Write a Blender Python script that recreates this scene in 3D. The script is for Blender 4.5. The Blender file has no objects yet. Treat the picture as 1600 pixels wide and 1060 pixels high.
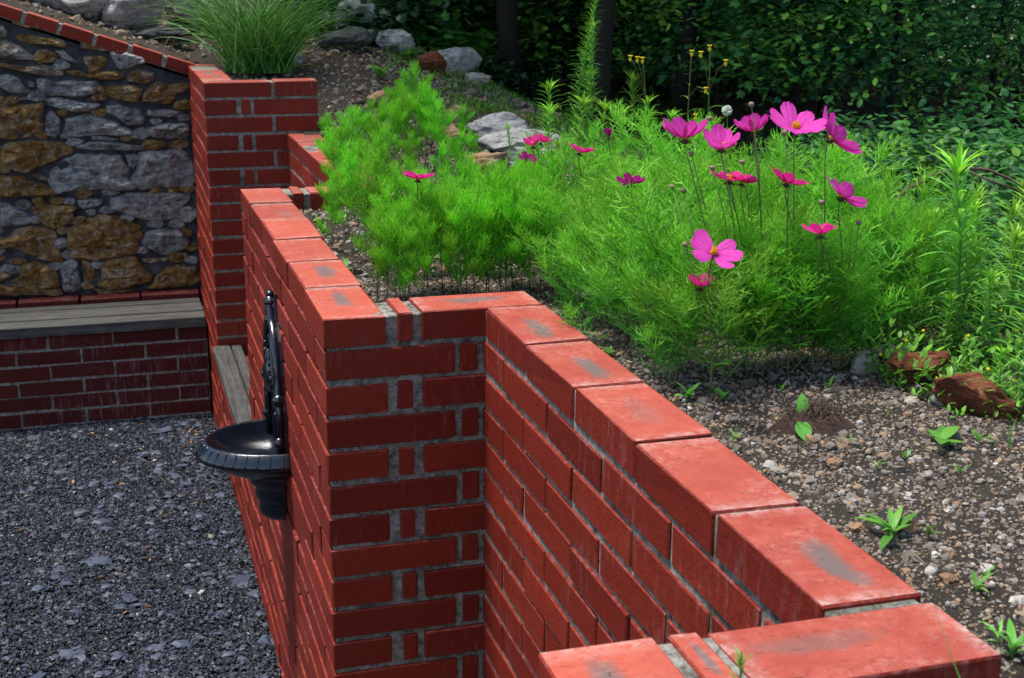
import bpy, math, random
import numpy as np
from mathutils import Vector, Matrix, noise as mn

R = math.radians
random.seed(7)
rng = np.random.default_rng(11)
scene = bpy.context.scene
COL = scene.collection

# ------------------------------------------------------------------ camera
CAM = np.array([-.41394, -2.79732, .7287])
RM = np.array([[0.95880163, -0.2839887, 0.00706107],
               [-0.068815, -0.25630533, -0.96414318],
               [0.27561556, 0.92393614, -0.26528865]])      # right, down, forward
FPX = 2116.3


def pt(u, v, t):
    """point of the world seen at photo pixel (u, v), t metres deep"""
    return CAM + t * (RM.T @ np.array([(u - 800) / FPX, (v - 530) / FPX, 1.0]))


def hit(u, v, ax, val):
    d = RM.T @ np.array([(u - 800) / FPX, (v - 530) / FPX, 1.0])
    return CAM + d * ((val - CAM[ax]) / d[ax])


cam_data = bpy.data.cameras.new("camera")
cam = bpy.data.objects.new("camera", cam_data)
COL.objects.link(cam)
M = Matrix(((RM[0][0], -RM[1][0], -RM[2][0], CAM[0]),
            (RM[0][1], -RM[1][1], -RM[2][1], CAM[1]),
            (RM[0][2], -RM[1][2], -RM[2][2], CAM[2]), (0, 0, 0, 1)))
cam.matrix_world = M
cam_data.sensor_width = 36
cam_data.lens = FPX / 1600 * 36
cam_data.clip_start = .02
cam_data.clip_end = 1000
cam_data.dof.use_dof = True
cam_data.dof.focus_distance = 3.1
cam_data.dof.aperture_fstop = 14
scene.camera = cam

# ------------------------------------------------------------------ light
SUN_EL, SUN_AZ = R(74), R(-75)      # azimuth measured from +Y towards +X
world = bpy.data.worlds.new("World")
scene.world = world
world.use_nodes = True
wn = world.node_tree
sky = wn.nodes.new("ShaderNodeTexSky")
sky.sky_type = 'NISHITA'
sky.sun_disc = False
sky.sun_elevation = SUN_EL
sky.sun_rotation = SUN_AZ
wn.links.new(sky.outputs[0], wn.nodes["Background"].inputs[0])
wn.nodes["Background"].inputs[1].default_value = .085
sun_d = bpy.data.lights.new("sun", 'SUN')
sun_d.energy = 2.3
sun_d.angle = R(14)
sun_d.color = (1, .96, .9)
sun = bpy.data.objects.new("sun", sun_d)
COL.objects.link(sun)
sd = Vector((math.sin(SUN_AZ) * math.cos(SUN_EL), math.cos(SUN_AZ) * math.cos(SUN_EL), math.sin(SUN_EL)))
sun.rotation_euler = sd.to_track_quat('Z', 'Y').to_euler()
sun.location = (0, 0, 10)
scene.view_settings.view_transform = 'Standard'
scene.view_settings.look = 'None'
scene.view_settings.exposure = 1.3
scene.view_settings.gamma = 1
scene.cycles.max_bounces = 6
scene.cycles.transparent_max_bounces = 4


# ------------------------------------------------------------------ object helpers
def tag(o, label=None, cat=None, group=None, kind=None):
    if label: o['label'] = label
    if cat: o['category'] = cat
    if group: o['group'] = group
    if kind: o['kind'] = kind
    return o


def empty(name, loc=(0, 0, 0), rz=0.0):
    o = bpy.data.objects.new(name, None)
    o.empty_display_size = .05
    COL.objects.link(o)
    o.location = [float(c) for c in loc]
    o.rotation_euler = (0, 0, rz)
    return o


class MB:
    """collects vertices / faces (+ per vertex rnd and loc) and links them as one mesh object"""

    def __init__(s):
        s.V, s.L, s.S, s.rnd, s.loc, s.mi = [], [], [], [], [], []
        s.n = 0

    def add(s, V, F, rnd=0.0, loc=None, mi=0):
        V = np.asarray(V, float)
        s.V.append(V)
        L = []
        S = []
        for f in F:
            L.extend(f)
            S.append(len(f))
        s.L.append(np.array(L, np.int64) + s.n)
        s.S.append(np.array(S, np.int64))
        s.mi.append(np.full(len(S), mi) if np.isscalar(mi) else np.asarray(mi))
        s.rnd.append(np.full(len(V), rnd) if np.isscalar(rnd) else rnd)
        s.loc.append(np.zeros((len(V), 3)) if loc is None else loc)
        s.n += len(V)

    def scatter(s, T, pos, rot, sc, rnd=None, mi=0):
        """T=(V,F) template; pos (n,3); rot (n,3,3); sc scalar / (n,) / (n,3)"""
        V, F = T
        V = np.asarray(V, float)
        pos = np.asarray(pos, float)
        n = len(pos)
        if n == 0: return
        sc = np.asarray(sc, float)
        if sc.ndim == 0: sc = np.full((n, 3), float(sc))
        if sc.ndim == 1: sc = np.repeat(sc[:, None], 3, 1)
        W = np.einsum('nij,nkj->nki', rot, V[None] * sc[:, None, :]) + pos[:, None, :]
        k = len(V)
        l0 = np.array([i for f in F for i in f])
        s0 = np.array([len(f) for f in F])
        s.V.append(W.reshape(-1, 3))
        s.L.append((l0[None] + (np.arange(n) * k)[:, None]).ravel() + s.n)
        s.S.append(np.tile(s0, n))
        s.mi.append(np.full(len(s0) * n, mi))
        if rnd is None: rnd = rng.random(n)
        s.rnd.append(np.repeat(rnd, k))
        s.loc.append(np.tile(V, (n, 1)))
        s.n += n * k

    def build(s, name, mats, parent=None, smooth=False, loc=None):
        me = bpy.data.meshes.new(name)
        V = np.concatenate(s.V)
        if loc is not None: V = V - np.asarray(loc)[None]
        L = np.concatenate(s.L).astype(np.int32)
        S = np.concatenate(s.S).astype(np.int32)
        me.vertices.add(len(V))
        me.vertices.foreach_set('co', V.astype(np.float32).ravel())
        me.loops.add(len(L))
        me.loops.foreach_set('vertex_index', L)
        me.polygons.add(len(S))
        me.polygons.foreach_set('loop_start', np.concatenate([[0], np.cumsum(S)[:-1]]).astype(np.int32))
        if not isinstance(mats, (list, tuple)): mats = [mats]
        for m in mats: me.materials.append(m)
        me.update(calc_edges=True)
        me.polygons.foreach_set('material_index', np.concatenate(s.mi).astype(np.int32))
        me.polygons.foreach_set('use_smooth', np.full(len(S), bool(smooth)))
        a = me.attributes.new('rnd', 'FLOAT', 'POINT')
        a.data.foreach_set('value', np.concatenate(s.rnd).astype(np.float32))
        a = me.attributes.new('loc', 'FLOAT_VECTOR', 'POINT')
        a.data.foreach_set('vector', np.concatenate(s.loc).astype(np.float32).ravel())
        me.update()
        o = bpy.data.objects.new(name, me)
        COL.objects.link(o)
        if loc is not None: o.location = [float(c) for c in loc]
        if parent is not None: o.parent = parent
        return o


def children(o):
    return [c for c in o.children]


def copy_tree(o, parent=None):
    kids = list(o.children)
    c = o.copy()
    COL.objects.link(c)
    if parent is not None: c.parent = parent
    for k in kids: copy_tree(k, c)
    return c


def frames(d, up=None, roll=None):
    """rotation matrices whose y axis follows d (n,3)"""
    d = np.asarray(d, float)
    y = d / np.linalg.norm(d, axis=1, keepdims=True)
    if up is None: up = np.array([0, 0, 1.0])
    up = np.broadcast_to(up, y.shape) + np.array([1e-3, 2e-3, 0])
    x = np.cross(y, up)
    x /= np.linalg.norm(x, axis=1, keepdims=True) + 1e-9
    z = np.cross(x, y)
    if roll is not None:
        c, s_ = np.cos(roll)[:, None], np.sin(roll)[:, None]
        x, z = c * x + s_ * z, -s_ * x + c * z
    return np.stack([x, y, z], 2)


def randrot(n, tilt=None):
    """random rotations; tilt limits how far local z leaves vertical"""
    az = rng.random(n) * 2 * np.pi
    c, s_ = np.cos(az), np.sin(az)
    A = np.zeros((n, 3, 3))
    A[:, 0, 0] = c; A[:, 0, 1] = -s_; A[:, 1, 0] = s_; A[:, 1, 1] = c; A[:, 2, 2] = 1
    t = rng.normal(0, tilt, n) if tilt is not None else np.arccos(rng.uniform(-1, 1, n))
    c, s_ = np.cos(t), np.sin(t)
    B = np.zeros((n, 3, 3))
    B[:, 1, 1] = c; B[:, 1, 2] = -s_; B[:, 2, 1] = s_; B[:, 2, 2] = c; B[:, 0, 0] = 1
    az = rng.random(n) * 2 * np.pi
    c, s_ = np.cos(az), np.sin(az)
    C = np.zeros((n, 3, 3))
    C[:, 0, 0] = c; C[:, 0, 1] = -s_; C[:, 1, 0] = s_; C[:, 1, 1] = c; C[:, 2, 2] = 1
    return A @ B @ C


def fbm(P, s=1.0, o=4, off=0.0):
    return np.array([mn.fractal(Vector((p[0] * s + off, p[1] * s, p[2] * s)), 1.0, 2.0, o) for p in P])


# ------------------------------------------------------------------ material helpers
class NT:
    def __init__(s, name):
        s.m = bpy.data.materials.new(name)
        s.m.use_nodes = True
        s.t = s.m.node_tree
        s.t.nodes.clear()
        s.out = s.n('ShaderNodeOutputMaterial')

    def n(s, typ, **kw):
        nd = s.t.nodes.new(typ)
        for k, v in kw.items(): setattr(nd, k, v)
        return nd

    def l(s, a, b): s.t.links.new(a, b)

    def val(s, sock, v):
        if isinstance(v, (int, float)): sock.default_value = v
        elif isinstance(v, (tuple, list)):
            sock.default_value = tuple(v) + (1,) if len(v) == 3 and len(sock.default_value) == 4 else v
        else: s.l(v, sock)

    def noise(s, scale, detail=4, rough=.55, vec=None, dist=0.0, dim='3D'):
        nd = s.n('ShaderNodeTexNoise')
        nd.inputs['Scale'].default_value = scale
        nd.inputs['Detail'].default_value = detail
        nd.inputs['Roughness'].default_value = rough
        nd.inputs['Distortion'].default_value = dist
        s.l(vec if vec is not None else s.obj(), nd.inputs['Vector'])
        return nd.outputs['Fac']

    def obj(s):
        if not hasattr(s, '_obj'):
            s._obj = s.n('ShaderNodeNewGeometry').outputs['Position']
        return s._obj

    def attr(s, name, out='Fac'):
        nd = s.n('ShaderNodeAttribute')
        nd.attribute_name = name
        return nd.outputs[out]

    def math(s, op, a, b=0.0, c=None, clamp=False):
        nd = s.n('ShaderNodeMath', operation=op)
        nd.use_clamp = clamp
        s.val(nd.inputs[0], a)
        s.val(nd.inputs[1], b)
        if c is not None: s.val(nd.inputs[2], c)
        return nd.outputs[0]

    def ramp(s, fac, stops, interp='LINEAR'):
        nd = s.n('ShaderNodeValToRGB')
        nd.color_ramp.interpolation = interp
        e = nd.color_ramp.elements
        while len(e) < len(stops): e.new(.5)
        for i, (p, c) in enumerate(stops):
            e[i].position = p
            e[i].color = (c, c, c, 1) if isinstance(c, (int, float)) else tuple(c) + (1,)
        s.val(nd.inputs[0], fac)
        return nd.outputs[0]

    def mix(s, fac, a, b, mode='MIX'):
        nd = s.n('ShaderNodeMix', data_type='RGBA', blend_type=mode)
        s.val(nd.inputs[0], fac)
        s.val(nd.inputs[6], a)
        s.val(nd.inputs[7], b)
        return nd.outputs[2]

    def mapping(s, vec, scale):
        nd = s.n('ShaderNodeVectorMath', operation='MULTIPLY')
        s.l(vec, nd.inputs[0])
        nd.inputs[1].default_value = scale
        return nd.outputs[0]

    def bump(s, h, strength=.5, dist=.01):
        nd = s.n('ShaderNodeBump')
        nd.inputs['Strength'].default_value = strength
        nd.inputs['Distance'].default_value = dist
        s.val(nd.inputs['Height'], h)
        return nd.outputs[0]

    def pbr(s, col, rough=.7, normal=None, spec=.5, metal=0.0, coat=0.0):
        b = s.n('ShaderNodeBsdfPrincipled')
        s.val(b.inputs['Base Color'], col)
        s.val(b.inputs['Roughness'], rough)
        b.inputs['Specular IOR Level'].default_value = spec
        b.inputs['Metallic'].default_value = metal
        b.inputs['Coat Weight'].default_value = coat
        if normal is not None: s.l(normal, b.inputs['Normal'])
        s.l(b.outputs[0], s.out.inputs[0])
        return s.m


def leaf_mat(name, stops, trans=.35, rough=.45, spec=.35, var=.45):
    """stops: colours over the per leaf random value"""
    t = NT(name)
    c = t.ramp(t.attr('rnd'), stops)
    oi = t.n('ShaderNodeObjectInfo').outputs['Random']
    hs = t.n('ShaderNodeHueSaturation')
    t.l(c, hs.inputs['Color'])
    t.l(t.math('MULTIPLY_ADD', oi, var, 1 - var * .45), hs.inputs['Value'])
    t.l(t.math('MULTIPLY_ADD', oi, .02, .492), hs.inputs['Hue'])
    c = hs.outputs[0]
    b = t.n('ShaderNodeBsdfPrincipled')
    t.l(c, b.inputs['Base Color'])
    b.inputs['Roughness'].default_value = rough
    b.inputs['Specular IOR Level'].default_value = spec
    tr = t.n('ShaderNodeBsdfTranslucent')
    t.l(t.mix(.3, c, (.55, .9, .05), 'MULTIPLY'), tr.inputs[0])
    mx = t.n('ShaderNodeMixShader')
    mx.inputs[0].default_value = trans
    t.l(b.outputs[0], mx.inputs[1])
    t.l(tr.outputs[0], mx.inputs[2])
    t.l(mx.outputs[0], t.out.inputs[0])
    return t.m


MAT = {}


def build_materials():
    # glazed red brick: smooth faces
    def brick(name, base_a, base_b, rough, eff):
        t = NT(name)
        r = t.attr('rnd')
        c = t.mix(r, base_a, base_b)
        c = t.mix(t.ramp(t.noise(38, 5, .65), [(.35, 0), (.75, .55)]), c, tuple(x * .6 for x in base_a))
        # lime bloom running down the face
        st = t.noise(1, 5, .7, t.mapping(t.obj(), (60, 60, 9)))
        big = t.noise(3.2, 2, .5)
        m = t.math('MULTIPLY', t.ramp(st, [(.52, 0), (.74, 1)]), t.ramp(big, [(.48, 0), (.68, 1)]))
        c = t.mix(t.math('MULTIPLY', m, eff), c, (.50, .36, .36))
        # pale rim along the arrises, thin
        lv = t.n('ShaderNodeSeparateXYZ')
        t.l(t.attr('loc', 'Vector'), lv.inputs[0])
        ez = t.math('ABSOLUTE', lv.outputs[2])
        edge = t.math('MULTIPLY', t.ramp(ez, [(.84, 0), (1, 1)]), t.ramp(t.noise(45, 4, .7), [(.5, 0), (.7, .35)]))
        c = t.mix(edge, c, (.42, .28, .27))
        # black iron specks
        sp = t.ramp(t.noise(260, 2, .5), [(.30, .75), (.35, 0)])
        c = t.mix(sp, c, (.02, .008, .006))
        c = t.mix(t.ramp(t.noise(170, 4, .7), [(.36, .4), (.5, 0)]), c, tuple(x * .45 for x in base_b))
        h = t.math('ADD', t.noise(55, 5, .6), t.math('MULTIPLY', t.noise(400, 2, .5), .45))
        return t.pbr(c, t.math('MULTIPLY_ADD', t.noise(30, 3), .3, rough), t.bump(h, .55, .004), .25)

    MAT['brick'] = brick('red_brick', (.275, .027, .010), (.170, .013, .005), .42, .30)
    MAT['brick_front'] = MAT['brick']
    MAT['brick_shaded'] = brick('shaded_red_brick', (.115, .012, .008), (.075, .008, .006), .55, .5)  # red brick with the shade around the bench darkened into its colour

    # bed face of the coping bricks: wire cut, grey kiln flash, salmon paled partly for light from above
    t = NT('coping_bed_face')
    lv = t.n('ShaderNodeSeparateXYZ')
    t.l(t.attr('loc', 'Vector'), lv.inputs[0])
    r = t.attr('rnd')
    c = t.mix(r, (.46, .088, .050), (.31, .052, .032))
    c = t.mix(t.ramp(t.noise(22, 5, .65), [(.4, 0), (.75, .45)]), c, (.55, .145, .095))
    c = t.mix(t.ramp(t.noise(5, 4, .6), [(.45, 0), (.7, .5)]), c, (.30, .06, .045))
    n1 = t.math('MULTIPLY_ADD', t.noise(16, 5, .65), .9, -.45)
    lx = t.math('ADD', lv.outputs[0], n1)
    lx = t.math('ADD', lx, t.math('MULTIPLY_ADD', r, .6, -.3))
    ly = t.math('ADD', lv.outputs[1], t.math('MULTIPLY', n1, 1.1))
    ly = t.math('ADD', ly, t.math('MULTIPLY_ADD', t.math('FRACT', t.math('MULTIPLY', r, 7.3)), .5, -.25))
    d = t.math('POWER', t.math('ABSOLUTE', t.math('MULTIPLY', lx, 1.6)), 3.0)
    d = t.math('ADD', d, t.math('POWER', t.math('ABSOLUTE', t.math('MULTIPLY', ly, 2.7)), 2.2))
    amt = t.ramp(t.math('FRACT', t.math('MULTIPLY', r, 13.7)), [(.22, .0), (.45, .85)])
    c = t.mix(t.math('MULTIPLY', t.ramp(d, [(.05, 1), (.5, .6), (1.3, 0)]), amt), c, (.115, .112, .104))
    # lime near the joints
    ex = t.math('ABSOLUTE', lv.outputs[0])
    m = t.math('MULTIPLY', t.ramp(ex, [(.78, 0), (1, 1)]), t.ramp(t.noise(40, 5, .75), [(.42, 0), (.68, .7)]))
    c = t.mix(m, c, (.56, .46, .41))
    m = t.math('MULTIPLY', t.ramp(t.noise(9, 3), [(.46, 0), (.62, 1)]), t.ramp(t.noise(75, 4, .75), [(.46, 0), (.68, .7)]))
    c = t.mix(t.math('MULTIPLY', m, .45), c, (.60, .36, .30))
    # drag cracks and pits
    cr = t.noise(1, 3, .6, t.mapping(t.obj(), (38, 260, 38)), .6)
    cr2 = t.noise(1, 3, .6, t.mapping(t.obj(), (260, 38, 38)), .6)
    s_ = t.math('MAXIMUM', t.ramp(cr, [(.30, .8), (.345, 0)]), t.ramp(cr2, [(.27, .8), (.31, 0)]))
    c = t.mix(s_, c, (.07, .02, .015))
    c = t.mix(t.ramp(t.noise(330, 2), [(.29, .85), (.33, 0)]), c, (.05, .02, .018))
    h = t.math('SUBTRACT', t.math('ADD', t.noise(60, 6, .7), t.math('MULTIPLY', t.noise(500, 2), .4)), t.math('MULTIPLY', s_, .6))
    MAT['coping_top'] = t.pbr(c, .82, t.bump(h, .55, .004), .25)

    t = NT('mortar')
    c = t.ramp(t.noise(60, 6, .7), [(.34, (.10, .09, .07)), (.47, (.34, .315, .26)), (.68, (.62, .59, .51))])
    c = t.mix(t.ramp(t.noise(7, 4), [(.5, 0), (.68, .7)]), c, (.07, .075, .04))
    c = t.mix(t.ramp(t.noise(300, 2), [(.3, .8), (.4, 0)]), c, (.03, .028, .024))
    h = t.math('ADD', t.noise(80, 6, .75), t.math('MULTIPLY', t.noise(350, 3), .5))
    MAT['mortar'] = t.pbr(c, .95, t.bump(h, 1, .012), .2)

    t = NT('wall_mortar')
    c = t.ramp(t.noise(16, 6, .65), [(.3, (.035, .037, .041)), (.55, (.085, .088, .095)), (.8, (.17, .172, .178))])
    c = t.mix(t.ramp(t.noise(5, 3), [(.6, 0), (.75, .6)]), c, (.03, .045, .015))
    MAT['wall_mortar'] = t.pbr(c, .9, t.bump(t.math('ADD', t.noise(30, 6, .75), t.math('MULTIPLY', t.noise(170, 3), .3)), 1, .02), .3)

    # rubble stones: rnd < .5 grey, > .5 ochre
    t = NT('wall_stone')
    r = t.attr('rnd')
    n = t.noise(15, 8, .72, dist=.3)
    grey = t.ramp(n, [(.30, (.09, .085, .08)), (.44, (.33, .315, .295)), (.56, (.62, .59, .545)), (.8, (.75, .68, .57))])
    och = t.ramp(n, [(.28, (.07, .035, .012)), (.44, (.32, .15, .03)), (.56, (.54, .31, .09)), (.7, (.42, .38, .33)), (.85, (.62, .52, .38))])
    k = t.math('ADD', r, t.math('MULTIPLY_ADD', t.noise(6, 4), .7, -.35))
    c = t.mix(t.ramp(k, [(.42, 0), (.58, 1)]), grey, och)
    c = t.mix(t.ramp(t.noise(1, 5, .7, t.mapping(t.obj(), (10, 10, 60)), 1.2), [(.32, .8), (.42, 0)]), c, (.03, .024, .018))
    h = t.math('ADD', t.math('MULTIPLY', t.noise(14, 8, .72, dist=.5), 1.6), t.noise(1, 6, .7, t.mapping(t.obj(), (12, 12, 55)), 1.0))
    c = t.mix(t.ramp(t.noise(46, 6, .75, dist=.6), [(.34, .6), (.46, 0)]), c, (.05, .045, .04))
    c = t.mix(t.ramp(t.noise(24, 6, .75, dist=.3), [(.52, 0), (.66, .6)]), c, (.80, .76, .68))
    MAT['wall_stone'] = t.pbr(c, .8, t.bump(h, 1, .03), .35)

    # loose rocks: rnd picks the kind
    def rock(name, a, b, c3, streak=(.05, .04, .035)):
        t = NT(name)
        c = t.ramp(t.noise(18, 7, .7, dist=.3), [(.3, a), (.52, b), (.72, c3)])
        c = t.mix(t.ramp(t.noise(1, 4, .6, t.mapping(t.obj(), (14, 14, 70)), 1), [(.33, .7), (.42, 0)]), c, streak)
        h = t.math('ADD', t.noise(22, 8, .72), t.math('MULTIPLY', t.noise(1, 5, .7, t.mapping(t.obj(), (15, 15, 70)), .8), .8))
        MAT[name] = t.pbr(c, .85, t.bump(h, 1, .02), .3)
    rock('grey_rock', (.20, .19, .18), (.48, .465, .44), (.74, .71, .66))
    rock('pale_rock', (.30, .27, .21), (.52, .47, .38), (.70, .66, .56))
    rock('rust_rock', (.05, .016, .008), (.20, .055, .022), (.30, .13, .06))
    rock('tan_rock', (.20, .09, .04), (.42, .25, .14), (.52, .38, .27))
    rock('dark_rock', (.03, .03, .028), (.09, .09, .09), (.20, .20, .20))

    # pebbles
    t = NT('pebbles')
    c = t.ramp(t.attr('rnd'), [(0, (.045, .044, .044)), (.16, (.12, .118, .115)), (.30, (.20, .195, .185)), (.42, (.10, .075, .055)),
                              (.56, (.28, .22, .155)), (.70, (.36, .24, .12)), (.76, (.26, .11, .05)), (.84, (.46, .41, .33)), (.93, (.22, .225, .235)), (1, (.66, .63, .57))])
    c = t.mix(t.ramp(t.noise(120, 4), [(.35, .45), (.65, 0)]), c, (.06, .05, .04))
    c = t.mix(.28, c, (.28, .20, .13))
    MAT['pebbles'] = t.pbr(c, .75, t.bump(t.noise(300, 4), .5, .003), .35)

    t = NT('slate_chips')
    c = t.ramp(t.attr('rnd'), [(0, (.002, .004, .008)), (.4, (.005, .009, .018)), (.7, (.012, .020, .038)), (.86, (.07, .09, .14)), (.93, (.07, .05, .04)), (.96, (.36, .33, .26)), (1, (.5, .48, .43))])
    c = t.mix(t.ramp(t.noise(150, 4), [(.35, .5), (.65, 0)]), c, (.035, .04, .05))
    MAT['slate'] = t.pbr(c, .5, t.bump(t.noise(300, 4), .5, .003), .5)

    t = NT('slate_ground')
    c = t.ramp(t.noise(120, 6, .8), [(.3, (.004, .005, .007)), (.55, (.014, .017, .022)), (.8, (.035, .04, .05))])
    MAT['slate_ground'] = t.pbr(c, .8, t.bump(t.noise(140, 6, .8), 1, .02), .3)

    t = NT('soil')
    n = t.noise(70, 7, .8)
    c = t.ramp(n, [(.3, (.02, .014, .010)), (.5, (.075, .057, .042)), (.66, (.15, .12, .09)), (.85, (.30, .26, .21))])
    c = t.mix(t.ramp(t.noise(2.2, 3), [(.42, 0), (.6, .6)]), c, (.10, .082, .062))
    h = t.math('ADD', t.noise(90, 7, .8), t.math('MULTIPLY', t.noise(14, 4), 1.5))
    MAT['soil'] = t.pbr(c, .95, t.bump(h, 1, .02), .2)

    # old grey timber
    t = NT('old_timber')
    v = t.obj()
    lx = t.attr('loc', 'Vector')
    n = t.noise(1, 6, .75, t.mapping(lx, (3, 90, 90)), .5)
    c = t.ramp(n, [(.3, (.014, .012, .011)), (.5, (.062, .060, .056)), (.75, (.15, .145, .13))])
    c = t.mix(t.ramp(t.noise(14, 4, .7), [(.45, 0), (.7, .6)]), c, (.10, .095, .075))
    c = t.mix(t.ramp(t.noise(1, 3, .6, t.mapping(lx, (1.5, 160, 160))), [(.3, .9), (.36, 0)]), c, (.01, .01, .01))
    MAT['timber'] = t.pbr(c, .8, t.bump(n, .8, .006), .3)

    # black gloss paint on cast iron
    t = NT('black_gloss_iron')
    MAT['iron'] = t.pbr((.004, .006, .012), .20, t.bump(t.noise(70, 4, .6), .25, .003), .9)

    # plants
    MAT['cosmos_leaf'] = leaf_mat('cosmos_foliage', [(0, (.06, .26, .012)), (.5, (.14, .48, .02)), (1, (.30, .74, .04))], .45)
    MAT['cosmos_leaf2'] = leaf_mat('cosmos_foliage_deep', [(0, (.045, .20, .02)), (.5, (.115, .38, .025)), (1, (.30, .66, .05))], .42)
    MAT['lance_leaf'] = leaf_mat('lance_foliage', [(0, (.10, .27, .04)), (.5, (.20, .48, .06)), (1, (.42, .72, .04))], .35)
    MAT['weed_leaf'] = leaf_mat('weed_foliage', [(0, (.08, .25, .03)), (.6, (.15, .42, .05)), (1, (.30, .55, .10))], .35)
    MAT['bush_leaf'] = leaf_mat('bush_foliage', [(0, (.025, .09, .022)), (.6, (.05, .17, .035)), (.9, (.09, .27, .035)), (1, (.16, .38, .03))], .25, .5, .3, .8)
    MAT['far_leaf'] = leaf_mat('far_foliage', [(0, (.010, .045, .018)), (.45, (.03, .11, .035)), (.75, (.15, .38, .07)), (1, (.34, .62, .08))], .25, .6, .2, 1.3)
    MAT['lobed_leaf'] = leaf_mat('lobed_foliage', [(0, (.05, .18, .03)), (.6, (.09, .32, .04)), (1, (.2, .45, .05))], .35)
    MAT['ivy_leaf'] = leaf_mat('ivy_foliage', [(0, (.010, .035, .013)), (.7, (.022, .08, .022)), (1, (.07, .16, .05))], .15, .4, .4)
    MAT['grass'] = leaf_mat('tussock_blades', [(0, (.05, .16, .025)), (.6, (.10, .32, .045)), (1, (.28, .48, .14))], .3)
    MAT['dry_grass'] = leaf_mat('dry_blades', [(0, (.16, .12, .06)), (1, (.42, .34, .2))], .3)
    MAT['dead_leaf'] = leaf_mat('dead_leaves', [(0, (.08, .03, .015)), (.6, (.22, .10, .04)), (1, (.42, .26, .14))], .2)
    MAT['moss'] = leaf_mat('cover_leaf', [(0, (.06, .18, .02)), (.6, (.13, .34, .03)), (1, (.22, .48, .04))], .3)

    def plain(name, col, rough=.6, bs=60, bstr=.5, spec=.35, var=.35):
        t = NT(name)
        c = t.mix(t.ramp(t.noise(bs, 5, .7), [(.3, var), (.7, 0)]), col, tuple(x * .35 for x in col))
        MAT[name] = t.pbr(c, rough, t.bump(t.noise(bs * 1.5, 5, .7), bstr, .006), spec)
    plain('green_stem', (.16, .22, .07))
    plain('brown_stem', (.11, .055, .035))
    plain('bark', (.032, .026, .022), .9, 24, 1, .2)
    plain('twig', (.10, .065, .045), .9)
    plain('calyx', (.05, .055, .02))
    plain('bud', (.30, .17, .16))
    plain('bright_yellow', (.85, .60, .02), .7, 300)
    plain('root_mat', (.05, .028, .02), .95)
    t = NT('flower_center')
    c = t.ramp(t.noise(500, 3), [(.35, (.55, .16, .01)), (.6, (.90, .52, .02))])
    MAT['center'] = t.pbr(c, .8, t.bump(t.noise(700, 3), 1, .003), .2)

    def petal(name, a, b):
        t = NT(name)
        lv = t.n('ShaderNodeSeparateXYZ')
        t.l(t.attr('loc', 'Vector'), lv.inputs[0])
        v = t.noise(1, 4, .6, t.mapping(t.attr('loc', 'Vector'), (26, 1.4, 1)))
        c = t.mix(t.ramp(v, [(.35, 0), (.7, 1)]), a, b)
        c = t.mix(t.ramp(lv.outputs[1], [(0, .7), (.3, 0)]), c, tuple(x * .55 for x in a))
        bs = t.n('ShaderNodeBsdfPrincipled')
        t.l(c, bs.inputs['Base Color'])
        bs.inputs['Roughness'].default_value = .6
        bs.inputs['Specular IOR Level'].default_value = .2
        t.l(t.bump(v, .8, .003), bs.inputs['Normal'])
        tr = t.n('ShaderNodeBsdfTranslucent')
        t.l(c, tr.inputs[0])
        mx = t.n('ShaderNodeMixShader')
        mx.inputs[0].default_value = .4
        t.l(bs.outputs[0], mx.inputs[1])
        t.l(tr.outputs[0], mx.inputs[2])
        t.l(mx.outputs[0], t.out.inputs[0])
        MAT[name] = t.m
    petal('petal_pink', (.72, .028, .40), (.90, .13, .62))
    petal('petal_magenta', (.74, .015, .24), (.84, .05, .36))
    petal('petal_purple', (.38, .012, .20), (.50, .03, .30))
    petal('petal_pale', (.90, .45, .68), (.95, .62, .80))


build_materials()


# ------------------------------------------------------------------ brickwork
def brick_geo(x0, x1, y0, y1, z0, z1, ch=.0025, jit=.0007):
    """chamfered brick, returns V, F, loc; F[0..5] main faces (-x,+x,-y,+y,-z,+z)"""
    c = np.array([(x0 + x1) / 2, (y0 + y1) / 2, (z0 + z1) / 2])
    h = np.array([(x1 - x0) / 2, (y1 - y0) / 2, (z1 - z0) / 2])
    V = []
    idx = {}
    for sx in (-1, 1):
        for sy in (-1, 1):
            for sz in (-1, 1):
                for ax in range(3):
                    p = np.array([sx, sy, sz]) * (h - ch)
                    p[ax] = (sx, sy, sz)[ax] * h[ax]
                    idx[(sx, sy, sz, ax)] = len(V)
                    V.append(p)
    V = np.array(V)
    loc = V / h
    if h[1] > h[0]: loc = loc[:, [1, 0, 2]]
    F = []
    for ax in range(3):
        for s in (-1, 1):
            a, b = [i for i in range(3) if i != ax]
            q = []
            for (u, v) in ((-1, -1), (1, -1), (1, 1), (-1, 1)):
                k = [0, 0, 0]
                k[ax] = s; k[a] = u; k[b] = v
                q.append(idx[(*k, ax)])
            nrm = (1 if ax != 1 else -1) * s
            F.append(q if nrm > 0 else q[::-1])
    for ax in range(3):       # edges along ax
        a, b = [i for i in range(3) if i != ax]
        for u in (-1, 1):
            for v in (-1, 1):
                k0 = [0, 0, 0]; k1 = [0, 0, 0]
                k0[ax] = -1; k1[ax] = 1
                k0[a] = k1[a] = u; k0[b] = k1[b] = v
                q = [idx[(*k0, a)], idx[(*k0, b)], idx[(*k1, b)], idx[(*k1, a)]]
                sgn = u * v * (1 if ax != 1 else -1)
                F.append(q[::-1] if sgn > 0 else q)
    for sx in (-1, 1):
        for sy in (-1, 1):
            for sz in (-1, 1):
                q = [idx[(sx, sy, sz, i)] for i in range(3)]
                F.append(q if sx * sy * sz > 0 else q[::-1])
    V = V + c + rng.normal(0, jit, V.shape)
    sh = rng.normal(0, .0014, 3)
    return V + sh, F, loc


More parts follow.
